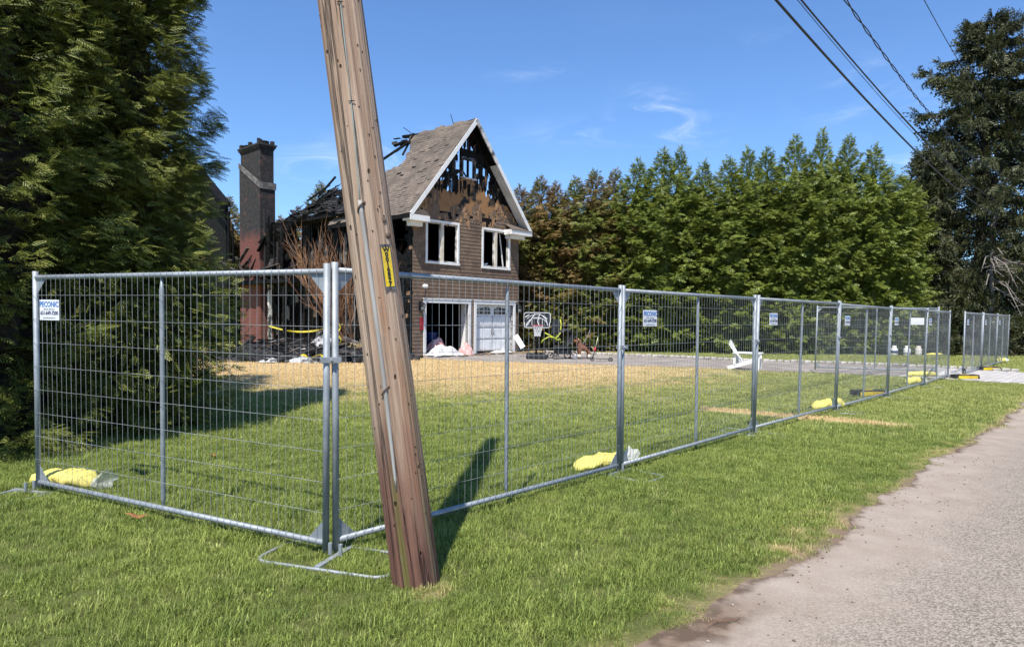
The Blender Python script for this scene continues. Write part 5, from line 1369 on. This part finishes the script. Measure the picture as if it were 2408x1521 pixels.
# ------------------------------------------------------------------ debris, dead shrub, dry grasses
rd_ = random.Random(101)
heap = thing("debris_heap", "black heap of charred timber and ash in front of the gutted wing", "debris", (-7.4, 25.3, 0))
mb = MB(); n1, n2 = 26, 18; V = []
for i in range(n1 + 1):
    for j in range(n2 + 1):
        x = -4.0 + 8.0 * i / n1; y = -2.6 + 5.2 * j / n2; d = math.sqrt((x / 4.0) ** 2 + (y / 2.6) ** 2)
        h = max(0, 1 - d) ** .8 * .75 * (.7 + .3 * math.sin(x * 2.1 + y)) + (rd_.uniform(0, .14) if d < .97 else 0); V.append((x, y, h - (.03 if d > .97 else 0)))
F = [(i * (n2 + 1) + j, (i + 1) * (n2 + 1) + j, (i + 1) * (n2 + 1) + j + 1, i * (n2 + 1) + j + 1) for i in range(n1) for j in range(n2)]
mb.add(V, F); mb.build("ash_mound", mat("ash_and_cinders", (0.012, 0.011, 0.011), (0.06, 0.056, 0.054), 9, .95, bump=.9, bscale=40, lo=.5, hi=.7, bdist=.03), heap)
ch = MB()
for k in range(420):
    a = rd_.uniform(0, 2 * PI); d = math.sqrt(rd_.random()); x, y = 4.1 * d * math.cos(a), 2.9 * d * math.sin(a); z = max(0, 1 - d) ** .8 * .7; s_ = rd_.uniform(.03, .12)
    M_ = Matrix.Translation((x, y, z + s_ * .3)) @ Matrix.Rotation(rd_.uniform(0, 3), 4, 'Z') @ Matrix.Rotation(rd_.uniform(-.6, .6), 4, 'X'); ch.box(-s_, s_, -s_ * .7, s_ * .7, -s_ * .5, s_ * .5, M_)
ch.build("rubble", mat("charred_rubble", (0.012, 0.011, 0.011), (0.09, 0.08, 0.072), 3, .9, isl=.9, lo=.55, hi=.65, usepos=True), heap, kind="stuff")
for k in range(64):
    a = rd_.uniform(0, 2 * PI); d = math.sqrt(rd_.random()) * .85; x, y = 3.9 * d * math.cos(a), 2.5 * d * math.sin(a); z = max(0, 1 - d) ** .8 * .75 + .05
    an = rd_.uniform(0, PI); L = rd_.uniform(.5, 2.0); dv = Vector((math.cos(an) * L / 2, math.sin(an) * L / 2, rd_.uniform(-.12, .3)))
    c = Vector((x, y, z + .06)); q0, q1 = c - dv, c + dv; q0.z = max(.03, q0.z); q1.z = max(.03, q1.z)
    MB().bar(q0, q1, rd_.uniform(.06, .2), rd_.uniform(.03, .07)).build("charred_timber", [CHAR, CHAR, CHARB, ASHW][k % 4], heap)

def crumple(name, label, cat, loc, rx, ry, h, m_, seed, rz=0.0, group=None):
    rr = np.random.default_rng(seed); n = 26; mb = MB(); V = []
    ph = rr.uniform(0, 6.28, 8); fr = rr.uniform(2.5, 8, 8)
    for i in range(n + 1):
        for j in range(n + 1):
            x, y = -1 + 2 * i / n, -1 + 2 * j / n; d = math.sqrt(x * x + y * y)
            w = 1 + .14 * math.sin(3 * math.atan2(y, x) + ph[0]) + .08 * math.sin(7 * math.atan2(y, x) + ph[1])
            z = max(0, 1 - d ** 1.5) * h
            z += h * .22 * (math.sin(fr[0] * x + fr[1] * y + ph[2]) * math.sin(fr[2] * y - fr[3] * x + ph[3]) + .5 * math.sin(2.1 * fr[4] * x + ph[4]) * math.sin(1.9 * fr[5] * y + ph[5])) * max(0, 1 - d * .7)
            V.append((x * rx * w * (1 / max(1, d)), y * ry * w * (1 / max(1, d)), max(.012, z + rr.uniform(0, .02))))
    mb.add(V, [(i * (n + 1) + j, (i + 1) * (n + 1) + j, (i + 1) * (n + 1) + j + 1, i * (n + 1) + j + 1) for i in range(n) for j in range(n)])
    o = mb.build(name, m_, None, False, loc); o.rotation_euler = (0, 0, rz); return tag(o, label, cat, group)
WCL = mat("white_sheeting", (0.70, 0.69, 0.67), (0.50, 0.48, 0.46), 3, .8); PINK = mat("pink_insulation", (0.62, 0.30, 0.28), (0.68, 0.50, 0.46), 4, .95, bump=.5)
GSH = mat("sooty_grey_sheet", (0.42, 0.41, 0.40), (0.09, 0.085, 0.08), 4, .8, lo=.5, hi=.62)
def hl(u, v, z=0.0): return HOUSE_O + HOUSE_U * u + HOUSE_V * v + Vector((0, 0, z))
hz = math.atan2(HOUSE_U.y, HOUSE_U.x)
crumple("crumpled_sheet", "crumpled white sheeting spilling out of the open garage", "sheet", hl(1.45, -.15), .85, .6, .42, WCL, 1, hz)
crumple("insulation_pile", "pink insulation heaped on the white sheeting inside the open garage", "insulation", hl(1.75, .55, .15), .5, .4, .55, PINK, 2, hz)
crumple("insulation_pile", "pink insulation lump by the post between the garage doors", "insulation", hl(2.75, -.2), .4, .35, .45, PINK, 3, hz)
crumple("crumpled_sheet", "torn white sheet under the closed garage door", "sheet", hl(4.9, -.25), .75, .3, .16, WCL, 4, hz)
crumple("crumpled_sheet", "grey and white torn sheet on the debris heap left of the pole", "sheet", (-6.75, 24.6, .35), .75, .4, .5, GSH, 5, .6)
crumple("crumpled_sheet", "small pale sheet scrap at the foot of the debris heap", "sheet", (-7.0, 22.7, 0), .5, .3, .2, GSH, 6, .2)
crumple("crumpled_sheet", "pale sheet scrap at the left end of the debris heap", "sheet", (-8.0, 22.6, 0.02), .35, .25, .14, GSH, 7, .2)
bl = MB(); bl.lathe([(.22, 0), (.30, .85), (.32, .87), (.32, .92)], 14); tag(bl.build("blue_bin", mat("blue_plastic", (0.01, 0.03, 0.16), None, rough=.4), None, True, hl(2.0, 1.3)), "dark blue plastic bin standing inside the open garage", "bin")
sc = MB()
for k in range(110):
    u, v = rd_.uniform(.4, 6.8), rd_.uniform(-1.3, -.1); q = hl(u, v); s_ = rd_.uniform(.03, .14)
    M_ = Matrix.Translation((q.x, q.y, .02 + s_ * .12)) @ Matrix.Rotation(rd_.uniform(0, 6), 4, 'Z'); sc.box(-s_ * 1.6, s_ * 1.6, -s_ * .4, s_ * .4, -.012, .012, M_)
tag(sc.build("scattered_debris", mat("mixed_debris", (0.30, 0.21, 0.13), (0.04, 0.035, 0.03), .9, .9, isl=.9, lo=.42, hi=.55, usepos=True)), "splinters and scraps strewn in front of the garage doors", "debris", kind="stuff")

# burnt dry shrub in front of the wing
shr = thing("dry_shrub", "large leafless brown shrub with fine upright twigs beside the leaning pole", "shrub", (-6.35, 27.4, 0)); shr.scale = (1.0, 1.0, 1.2)
for k in range(13):
    mb = MB(); a0 = rd_.uniform(0, 2 * PI)
    def grow(p, d, L, r_, lev):
        pts_ = [p]; q = p.copy(); dd = d.copy()
        for s_ in range(4):
            dd = (dd + Vector((rd_.uniform(-.14, .14), rd_.uniform(-.14, .14), .05))).normalized(); q = q + dd * (L / 4); pts_.append(q.copy())
        mb.tube(pts_, [r_ * (1 - .2 * i) for i in range(5)], 4, False)
        if lev < 3:
            for j in range(4 if lev < 2 else 3):
                b = pts_[rd_.randint(1, 4)]; nd = (dd + Vector((rd_.uniform(-.6, .6), rd_.uniform(-.6, .6), rd_.uniform(-.1, .5)))).normalized(); grow(b, nd, L * rd_.uniform(.5, .72), r_ * .62, lev + 1)
    an = rd_.uniform(0, 2 * PI); grow(Vector((.15 * math.cos(an), .15 * math.sin(an), 0)), Vector((math.cos(an) * .6 - .16, math.sin(an) * .45, 1)).normalized(), rd_.uniform(1.9, 2.5), .046, 0)
    mb.build("stem", BRWN, shr)
# straw tufts of ornamental grass
STRAW = mat("dry_ornamental_grass", (0.46, 0.33, 0.16), (0.34, 0.24, 0.11), 2, .8, isl=.5)
def straw(loc, h, label):
    V = []; n = 420
    for k in range(n):
        a = rd_.uniform(0, 2 * PI); r_ = .28 * math.sqrt(rd_.random()); b = Vector((r_ * math.cos(a), r_ * math.sin(a), 0)); L = h * rd_.uniform(.6, 1.1); o_ = Vector((math.cos(a), math.sin(a), 0)) * L * rd_.uniform(.2, .8); s_ = Vector((-math.sin(a), math.cos(a), 0)) * .007
        m1 = b + o_ * .4 + Vector((0, 0, L * .75)); tp = b + o_ * 1.1 + Vector((0, 0, L * .6)); V += [b - s_, b + s_, m1 + s_, m1 - s_, m1 - s_, m1 + s_, tp + s_ * .3, tp - s_ * .3]
    o = obj("ornamental_grass", quads_mesh("ornamental_grass", np.array([list(q) for q in V]), n * 2, STRAW), None, loc); tag(o, label, "ornamental grass", "dry grass tufts by the burnt shrub")
straw((-5.85, 25.0, 0), .75, "straw coloured grass tuft just left of the leaning pole"); straw((-5.25, 25.1, 0), .7, "straw coloured grass tuft half behind the leaning pole"); straw((-6.55, 25.2, 0), .6, "straw coloured grass tuft farthest left beside the debris heap")
# caution tape
TAPE = mat("yellow_caution_tape", (0.75, 0.60, 0.02), (0.60, 0.46, 0.02), 3, .4)
def ribbon(name, pts_, w, label, cat):
    mb = MB(); V = []
    for i, q in enumerate(pts_):
        q = Vector(q); tw = .5 * math.sin(i * .9); V += [q + Vector((0, w / 2 * math.sin(tw), w / 2 * math.cos(tw))), q - Vector((0, w / 2 * math.sin(tw), w / 2 * math.cos(tw)))]
    mb.add(V, [(2 * i, 2 * i + 1, 2 * i + 3, 2 * i + 2) for i in range(len(pts_) - 1)]); o = mb.build(name, TAPE); so_ = o.modifiers.new("thick", 'SOLIDIFY'); so_.thickness = .002; return tag(o, label, cat)
a, b = hl(-.5, 10.9, 1.0), Vector((-6.8, 27.4, 1.25))
ribbon("caution_tape", [a.lerp(b, k / 16) + Vector((0, 0, -.30 * math.sin(PI * k / 16))) for k in range(17)], .08, "yellow caution tape stretched from the porch post to the dry shrub", "tape")
ribbon("caution_tape", [(-6.2 + .06 * math.sin(k * 1.9), 24.4 + .1 * k * .3, max(.03, 1.3 - k * .14)) for k in range(10)], .08, "yellow caution tape hanging loose beside the corner posts", "tape")
ribbon("caution_tape", [(-7.3 + .12 * k, 22.9 + .12 * math.sin(k), .10 + .16 * abs(math.sin(k * .7))) for k in range(9)], .07, "crumpled yellow caution tape lying before the debris heap", "tape")

# ------------------------------------------------------------------ things on the driveway
# basketball hoop
bh = thing("basketball_hoop", "portable basketball hoop with black and white backboard by the garage corner", "basketball hoop", (0.95, 26.3, 0), 0.05)
mb = MB(); mb.prism([(-.42, -.12), (.42, -.12), (.36, .75), (-.36, .75)], lambda a, b, d: (a, b, d), .02, .20); bevel(mb.build("base", BLACKP, bh), .05, 2)
mb = MB(); mb.tube([(0, .25, .18), (0, .12, 1.05), (0, .05, 1.60)], .035, 8); mb.build("pole", BLACKM, bh, True)
mb = MB(); mb.tube([(-.30, .55, .2), (0, .14, 1.0)], .016, 6); mb.tube([(.30, .55, .2), (0, .14, 1.0)], .016, 6); mb.build("brace", BLACKM, bh)
BW, BZ0, BZ1 = .52, 1.22, 1.80
ol = [(-BW, BZ0 + .22), (-BW + .03, BZ0 + .18), (-BW + .03, BZ0 + .03), (-BW + .08, BZ0), (BW - .08, BZ0), (BW - .03, BZ0 + .03), (BW - .03, BZ0 + .18), (BW, BZ0 + .22), (BW, BZ1 - .06), (BW - .06, BZ1), (-BW + .06, BZ1), (-BW, BZ1 - .06)]
bb = MB().prism(ol, lambda a, b, d: (a, d, b), -.02, .01).build("backboard", mat("black_backboard", (0.018, 0.018, 0.02), None, rough=.35), bh)
LW = mat("white_board_print", (0.72, 0.73, 0.74), None, rough=.4)
def strokes(lst, nm, r_):
    q = MB()
    for pl in lst:
        for a, b in zip(pl, pl[1:]): q.bar((a[0], -.023, a[1]), (b[0], -.023, b[1]), r_, .005, (0, 1, 0))
    return q.build(nm, LW, bb)
cxl = [(x * .985, z if abs(z - BZ0) > .001 else BZ0 + .008) for x, z in ol]
strokes([cxl + [cxl[0]]], "board_border", .022)
arc = lambda cx, cz, r_, a0, a1: [(cx + r_ * math.cos(math.radians(a)), cz + r_ * .95 * math.sin(math.radians(a))) for a in np.linspace(a0, a1, 10)]
strokes([arc(0, BZ0 - .02, .44, 14, 166), arc(0, BZ0 + .02, .52, 40, 140)], "ball_print", .018)
strokes([[(-.42, BZ0 + .05), (-.18, BZ0 + .40), (-.08, BZ1 - .05)], [(.1, BZ0 + .02), (.02, BZ0 + .25), (.10, BZ1 - .04)], [(.42, BZ0 + .08), (.33, BZ0 + .35), (.2, BZ0 + .47)], [(-.47, BZ1 - .18), (-.3, BZ1 - .08)]], "ball_print", .03)
strokes([[(-.2, BZ0 + .10), (-.2, BZ0 + .36), (.2, BZ0 + .36), (.2, BZ0 + .10), (-.2, BZ0 + .10)]], "target_square", .016)
mb = MB(); mb.tube([(.21 * math.cos(a), -.28 + .21 * math.sin(a), BZ0 + .09) for a in np.linspace(0, 2 * PI, 25)], .014, 6, False); mb.box(-.2, .2, -.075, -.022, BZ0 + .06, BZ0 + .11); mb.build("rim", REDP, bh)
mb = MB()
for k in range(12):
    for sg in (-1, 1):
        pl = []
        for s_ in range(5): 
            an = 2 * PI * k / 12 + sg * s_ * .26; r_ = (.205, .17, .14, .12, .115)[s_]; pl.append((r_ * math.cos(an), -.28 + r_ * math.sin(an), BZ0 + .08 - s_ * .10))
        mb.tube(pl, .0065, 4, False)
mb.build("net", LW, bh)

# folding chair with neon tubing leaning behind the hoop
fc = thing("folding_chair", "folded black sling chair with neon yellow tubing behind the basketball hoop", "chair", (1.62, 27.6, 0), 0.2)
mb = MB(); mb.tube([(.32, 0, 1.55), (.36, -.02, 1.35), (.30, -.1, .98), (.12, -.2, .80), (-.2, -.22, .84), (-.42, -.2, .72), (-.5, -.18, .60)], .028, 7); mb.tube([(-.35, -.12, 1.0), (-.15, -.18, .9), (.15, -.2, .72), (.3, -.2, .74)], .03, 7); mb.tube([(-.55, 0, 1.28), (-.5, -.05, 1.1)], .03, 6); mb.build("frame", NEON, fc, True)
mb = MB(); mb.prism([(-.05, .95), (.28, 1.0), (.32, 1.52), (.02, 1.56)], lambda a, b, d: (a, d, b), 0, .03); mb.build("sling", BLACKP, fc)
mb = MB(); mb.tube([(.1, .05, 0), (.14, .02, 1.0)], .02, 6); mb.tube([(-.3, .05, 0), (-.2, .02, .9)], .02, 6); mb.build("leg", BLACKM, fc)

# stroller
stl = thing("stroller", "black baby stroller with raised canopy standing on the driveway", "stroller", (2.0, 26.7, 0), 0.35)
def wheel(par, c, r_, w, ax=(0, 1, 0)):
    an = np.linspace(0, 2 * PI, 17); q = MB(); q.tube([(c[0] + r_ * math.cos(a), c[1], c[2] + r_ * math.sin(a)) for a in an], w, 7, False); o = q.build("wheel", RUBBER, par, True)
    q = MB()
    for k in range(5): a = k * 2 * PI / 5; q.tube([(c[0], c[1], c[2]), (c[0] + r_ * math.cos(a), c[1], c[2] + r_ * math.sin(a))], .008, 4)
    q.tube([(c[0], c[1] - .03, c[2]), (c[0], c[1] + .03, c[2])], .018, 6); q.build("rim", BLACKM, o); return o
for c in ((-.42, -.26, .13), (-.42, .26, .13), (.32, -.28, .16), (.32, .28, .16)): wheel(stl, c, .12 if c[0] < 0 else .145, .022)
for sy in (-.26, .26):
    mb = MB(); mb.tube([(-.42, sy, .14), (.0, sy, .5), (.38, sy, .85), (.55, sy, 1.05)], .016, 6); mb.tube([(.32, sy, .16), (.05, sy, .52), (-.25, sy, .72)], .016, 6); mb.build("frame", BLACKM, stl, True)
mb = MB(); mb.tube([(.55, -.26, 1.05), (.58, 0, 1.07), (.55, .26, 1.05)], .018, 6); mb.build("handlebar", BLACKP, stl, True)
mb = MB(); mb.prism([(-.3, .42), (.12, .40), (.36, .95), (.28, 1.0), (.06, .52), (-.3, .54)], lambda a, b, d: (a, d, b), -.22, .22); bevel(mb.build("seat", BLACKP, stl), .03)
mb = MB(); V = []
for i in range(9):
    a = math.radians(20 + i * 15)
    for j in range(7):
        y = -.25 + .5 * j / 6; k_ = .36 - .05 * abs(y / .25) ** 2; V.append((.12 - k_ * math.cos(a) * -1 * .9 - .05, y, .82 + k_ * math.sin(a) * 1.05))
mb.add(V, [(i * 7 + j, (i + 1) * 7 + j, (i + 1) * 7 + j + 1, i * 7 + j + 1) for i in range(8) for j in range(6)]); o = mb.build("canopy", mat("black_canopy_fabric", (0.016, 0.017, 0.02), (0.028, 0.03, 0.034), 5, .8), stl, True); o.modifiers.new("thick", 'SOLIDIFY').thickness = .015
mb = MB(); mb.prism([(-.3, .2), (.25, .2), (.3, .36), (-.34, .36)], lambda a, b, d: (a, d, b), -.2, .2); bevel(mb.build("basket", BLACKP, stl), .02)

# toy horse on wheels
th = thing("toy_horse", "small brown toy horse with white legs standing on wheels beside the stroller", "toy horse", (2.85, 26.9, 0), 0.12)
HB = mat("brown_toy_plush", (0.20, 0.075, 0.03), (0.13, 0.05, 0.022), 6, .8, bump=.3); HWt = mat("cream_toy_plush", (0.62, 0.55, 0.45), None, rough=.85)
vs_ = [(.18, 0, .44), (0, 0, .46), (-.20, 0, .47), (-.28, 0, .62), (-.33, 0, .74), (-.44, 0, .68), (-.50, 0, .63), (.17, -.09, .30), (.18, -.10, .12), (.17, .09, .30), (.18, .10, .12), (-.2, -.09, .30), (-.21, -.1, .12), (-.2, .09, .30), (-.21, .1, .12)]
rs_ = [.125, .11, .12, .085, .075, .06, .05, .065, .045, .065, .045, .065, .045, .065, .045]
ed = [(0, 1), (1, 2), (2, 3), (3, 4), (4, 5), (5, 6), (0, 7), (7, 8), (0, 9), (9, 10), (2, 11), (11, 12), (2, 13), (13, 14)]
me = bpy.data.meshes.new("body"); me.from_pydata(vs_, ed, []); me.materials.append(HB); o = obj("body", me, th)
o.modifiers.new("skin", 'SKIN')
for i, v_ in enumerate(me.skin_vertices[0].data): v_.radius = (rs_[i], rs_[i]); v_.use_root = (i == 0)
o.modifiers.new("sub", 'SUBSURF').levels = 2; o.modifiers["sub"].render_levels = 2
for (x, y) in ((.18, -.1), (.18, .1), (-.21, -.1), (-.21, .1)):
    MB().lathe([(.05, .05), (.062, .10), (.052, .19)], 10, (x, y, 0)).build("hoof_cuff", HWt, th, True); wheel(th, (x, y, .045), .035, .012)
for sy in (-.1, .1): MB().box(-.28, .26, sy - .02, sy + .02, .05, .065).build("wheel_board", BLACKP, th)
mb = MB(); mb.tube([(-.26, 0, .80), (-.20, 0, .74), (-.14, 0, .60)], [.03, .045, .02], 7); mb.tube([(.28, 0, .5), (.36, 0, .42), (.37, 0, .28)], [.02, .035, .015], 7); mb.build("mane_and_tail", mat("tan_yarn", (0.42, .27, .13), None, rough=.9), th, True)
for sy in (-.04, .04): MB().lathe([(.022, 0), (.012, .05), (.002, .075)], 7, (-.31, sy, .79)).build("ear", HB, th, True)
MB().lathe([(.055, 0), (.062, .03), (.05, .05)], 10, (0, 0, 0), Matrix.Translation((-.50, 0, .635)) @ Matrix.Rotation(-PI / 2 - .4, 4, 'Y')).build("muzzle", HWt, th, True)
MB().prism([(-.12, .57), (.12, .56), (.14, .60), (.0, .585), (-.13, .61)], lambda a, b, d: (a, d, b), -.08, .08).build("saddle", mat("dark_red_saddle", (0.10, .02, .02), None, rough=.6), th)
mb = MB(); mb.tube([(-.05, .02, .6), (.15, .0, .95), (.22, 0, 1.15)], .012, 5); mb.build("push_rod", GALV, th)

# kick scooter
ks = thing("kick_scooter", "black and red kick scooter standing at the driveway edge near the fence", "scooter", (3.35, 25.5, 0), 2.9)
mb = MB(); mb.box(-.28, .22, -.06, .06, .09, .115); bevel(mb.build("deck", BLACKP, ks), .01)
wheel(ks, (.34, 0, .085), .065, .02); wheel(ks, (-.34, 0, .085), .065, .02)
mb = MB(); mb.tube([(.34, 0, .09), (.30, 0, .26), (.24, 0, .44)], .02, 7); mb.build("fork", BLACKM, ks)
mb = MB(); mb.tube([(.27, 0, .36), (.23, 0, .52)], .035, 8); mb.build("head", REDP, ks, True)
mb = MB(); mb.tube([(.24, 0, .5), (.13, 0, .95)], .017, 7); mb.build("stem", mat("pale_green_stem", (0.55, .58, .30), None, rough=.4), ks, True)
mb = MB(); mb.tube([(.13, -.2, .95), (.13, .2, .95)], .017, 7); mb.build("handlebar", BLACKP, ks, True)
# paint can and white board leaning at the house corner
mb = MB(); mb.lathe([(.07, 0), (.07, .2), (.075, .21)], 12); tag(mb.build("white_canister", mat("white_tin", (.7, .7, .7), None, rough=.4), None, True, (2.45, 26.35, 0)), "small white canister between stroller and toy horse", "canister")
mb = MB(); mb.bar((0, 0, .02), (-.32, .12, .52), .02, .22, (1, 0, 0)); tag(mb.build("white_sheet_board", WHITE, None, False, (0.45, 27.9, .35)), "loose white panel tilted beside the garage corner", "panel")

# white slatted garden chair
ad = thing("garden_chair", "white slatted wooden garden armchair alone on the lawn behind the fence", "chair", (7.72, 22.35, 0), -0.45)
AW = mat("white_chair_paint", (0.82, 0.82, 0.80), (0.74, 0.73, 0.70), 4, .5)
for k in range(7):
    y = -.25 + k * .0833; top = .98 - .025 * abs(k - 3) ** 1.5
    MB().bar((-.17, y, .26), (-.55, y * 1.18, top), .072, .02, (1, 0, .3)).build("back_slat", AW, ad)
for k in range(6):
    s_ = k / 5; MB().bar((-.16 + .54 * s_, -.27, .25 + .13 * s_), (-.16 + .54 * s_, .27, .25 + .13 * s_), .085, .02).build("seat_slat", AW, ad)
for sy in (-.29, .29):
    MB().bar((.40, sy, .37), (-.58, sy, .05), .025, .12, (0, 0, 1)).build("side_rail", AW, ad)
    MB().bar((.36, sy * 1.08, .0), (.36, sy * 1.08, .54), .03, .11, (1, 0, 0)).build("front_leg", AW, ad)
    MB().box(-.42, .46, sy * 1.12 - .075, sy * 1.12 + .075, .545, .57).build("arm_rest", AW, ad)
    MB().bar((-.36, sy * 1.05, .18), (-.36, sy * 1.05, .545), .025, .07, (1, 0, 0)).build("rear_leg", AW, ad)
MB().bar((-.36, -.32, .52), (-.36, .32, .52), .025, .07).build("back_rail", AW, ad)
MB().bar((-.48, -.27, .82), (-.48, .27, .82), .02, .05).build("back_rail", AW, ad)
MB().box(.395, .415, -.30, .30, .26, .38).build("front_apron", AW, ad)

# gas cylinders
TW = mat("white_tank_paint", (0.74, 0.74, 0.72), (0.58, 0.57, 0.54), 5, .4); TG = mat("beige_tank_paint", (0.62, 0.58, 0.52), (0.48, 0.42, 0.36), 5, .5)
def tank(loc, m_, band, label):
    r_ = thing("gas_cylinder", label, "gas cylinder", loc, 0, "gas cylinders on the lawn")
    q = MB(); q.lathe([(.02, .03), (.13, .035), (.15, .08), (.155, .14), (.155, .30), (.14, .36), (.10, .40), (.03, .415)], 20); q.build("tank", m_, r_, True)
    q = MB(); q.lathe([(.11, 0), (.11, .04)], 16); q.build("foot_ring", m_, r_, True)
    an = np.linspace(.6, 2 * PI - .6, 16); q = MB()
    for a, b in zip(an, an[1:]): q.add([(.095 * math.cos(x), .095 * math.sin(x), z) for x in (a, b) for z in (.38, .50)] + [(.088 * math.cos(x), .088 * math.sin(x), z) for x in (a, b) for z in (.38, .50)], [(0, 2, 3, 1), (4, 5, 7, 6), (1, 3, 7, 5)])
    q.build("collar", m_, r_, True)
    q = MB(); q.lathe([(.02, .41), (.02, .47), (.035, .47), (.035, .49)], 8); q.build("valve", BLACKM, r_)
    if band: q = MB(); q.lathe([(.1565, .15), (.1565, .27)] if band == 1 else [(.1565, .12), (.1565, .2)], 20); q.build("label_band", SGN if band == 1 else mat("grey_label", (.25, .25, .25), None), r_, True)
tank((18.05, 32.2, 0), TW, 1, "white gas cylinder with dark label band, left one of three on the lawn"); tank((18.62, 32.15, 0), TW, 2, "white gas cylinder with grey label, middle one of three on the lawn"); tank((19.25, 32.3, 0), TG, 0, "beige gas cylinder without label, right one of three on the lawn")

# small things in the grass
LEAFB = mat("dry_fallen_leaf", (0.33, 0.14, 0.05), (0.22, 0.09, 0.035), 20, .7)
def leaf(loc, s_, rz, label):
    q = MB(); n = 8; V = []
    for i in range(n + 1):
        x = -1 + 2 * i / n; w = .32 * math.sin(PI * i / n) * (1 + .25 * math.sin(i * 2.5)); z = .25 * x * x + .1 * math.sin(i)
        V += [(x * s_, -w * s_, (z + .22 * w) * s_), (x * s_, 0, z * s_), (x * s_, w * s_, (z + .35 * w) * s_)]
    q.add(V, [(3 * i + j, 3 * i + 3 + j, 3 * i + 4 + j, 3 * i + 1 + j) for i in range(n) for j in range(2)]); o = q.build("fallen_leaf", LEAFB, None, True, loc); o.rotation_euler = (.1, .15, rz); o.modifiers.new("thick", 'SOLIDIFY').thickness = .0015; tag(o, label, "leaf")
leaf((-2.93, 5.28, .052), .085, .35, "curled orange brown leaf lying on the grass before the left fence panel"); leaf((-3.37, 7.63, .045), .07, 1.2, "small dark curled leaf on the lawn behind the left fence panel")
mb = MB(); mb.tube([(-.14, 0, .002), (-.08, .014, .008), (-.03, .02, .006), (.03, .0, .008), (.08, -.008, .004), (.15, .02, .006)], [.0012, .002, .0022, .002, .0018, .001], 5); mb.tube([(-.03, .02, .006), (.0, .05, .01), (.05, .06, .006)], [.0015, .0012, .0007], 4); o = mb.build("twig", BRWN, None, False, (1.17, 3.62, .018)); o.rotation_euler = (0, 0, .5); tag(o, "dry twig on the bare soil at the road edge", "twig")
mb = MB()
for k in range(170):
    x = .7 + rd_.uniform(-.2, 5.0); e_ = ROAD_0 + ROAD_D * (x - .9) * 1.3 + ROAD_N * (float(edge_b((x - .9) * 1.3)) - rd_.uniform(.02, .7) ** 1.6); s_ = rd_.uniform(.002, .008)
    M_ = Matrix.Translation((e_.x, e_.y, .009 + s_ * .4)) @ Matrix.Rotation(rd_.uniform(0, 6), 4, 'Z'); mb.box(-s_, s_, -s_ * .7, s_ * .7, -s_ * .4, s_ * .4, M_)
tag(mb.build("road_grit", mat("loose_grit", (.36, .30, .25), (.16, .12, .1), .7, .9, isl=.8, usepos=True)), "small stones and bits lying along the dusty road edge", "grit", kind="stuff")
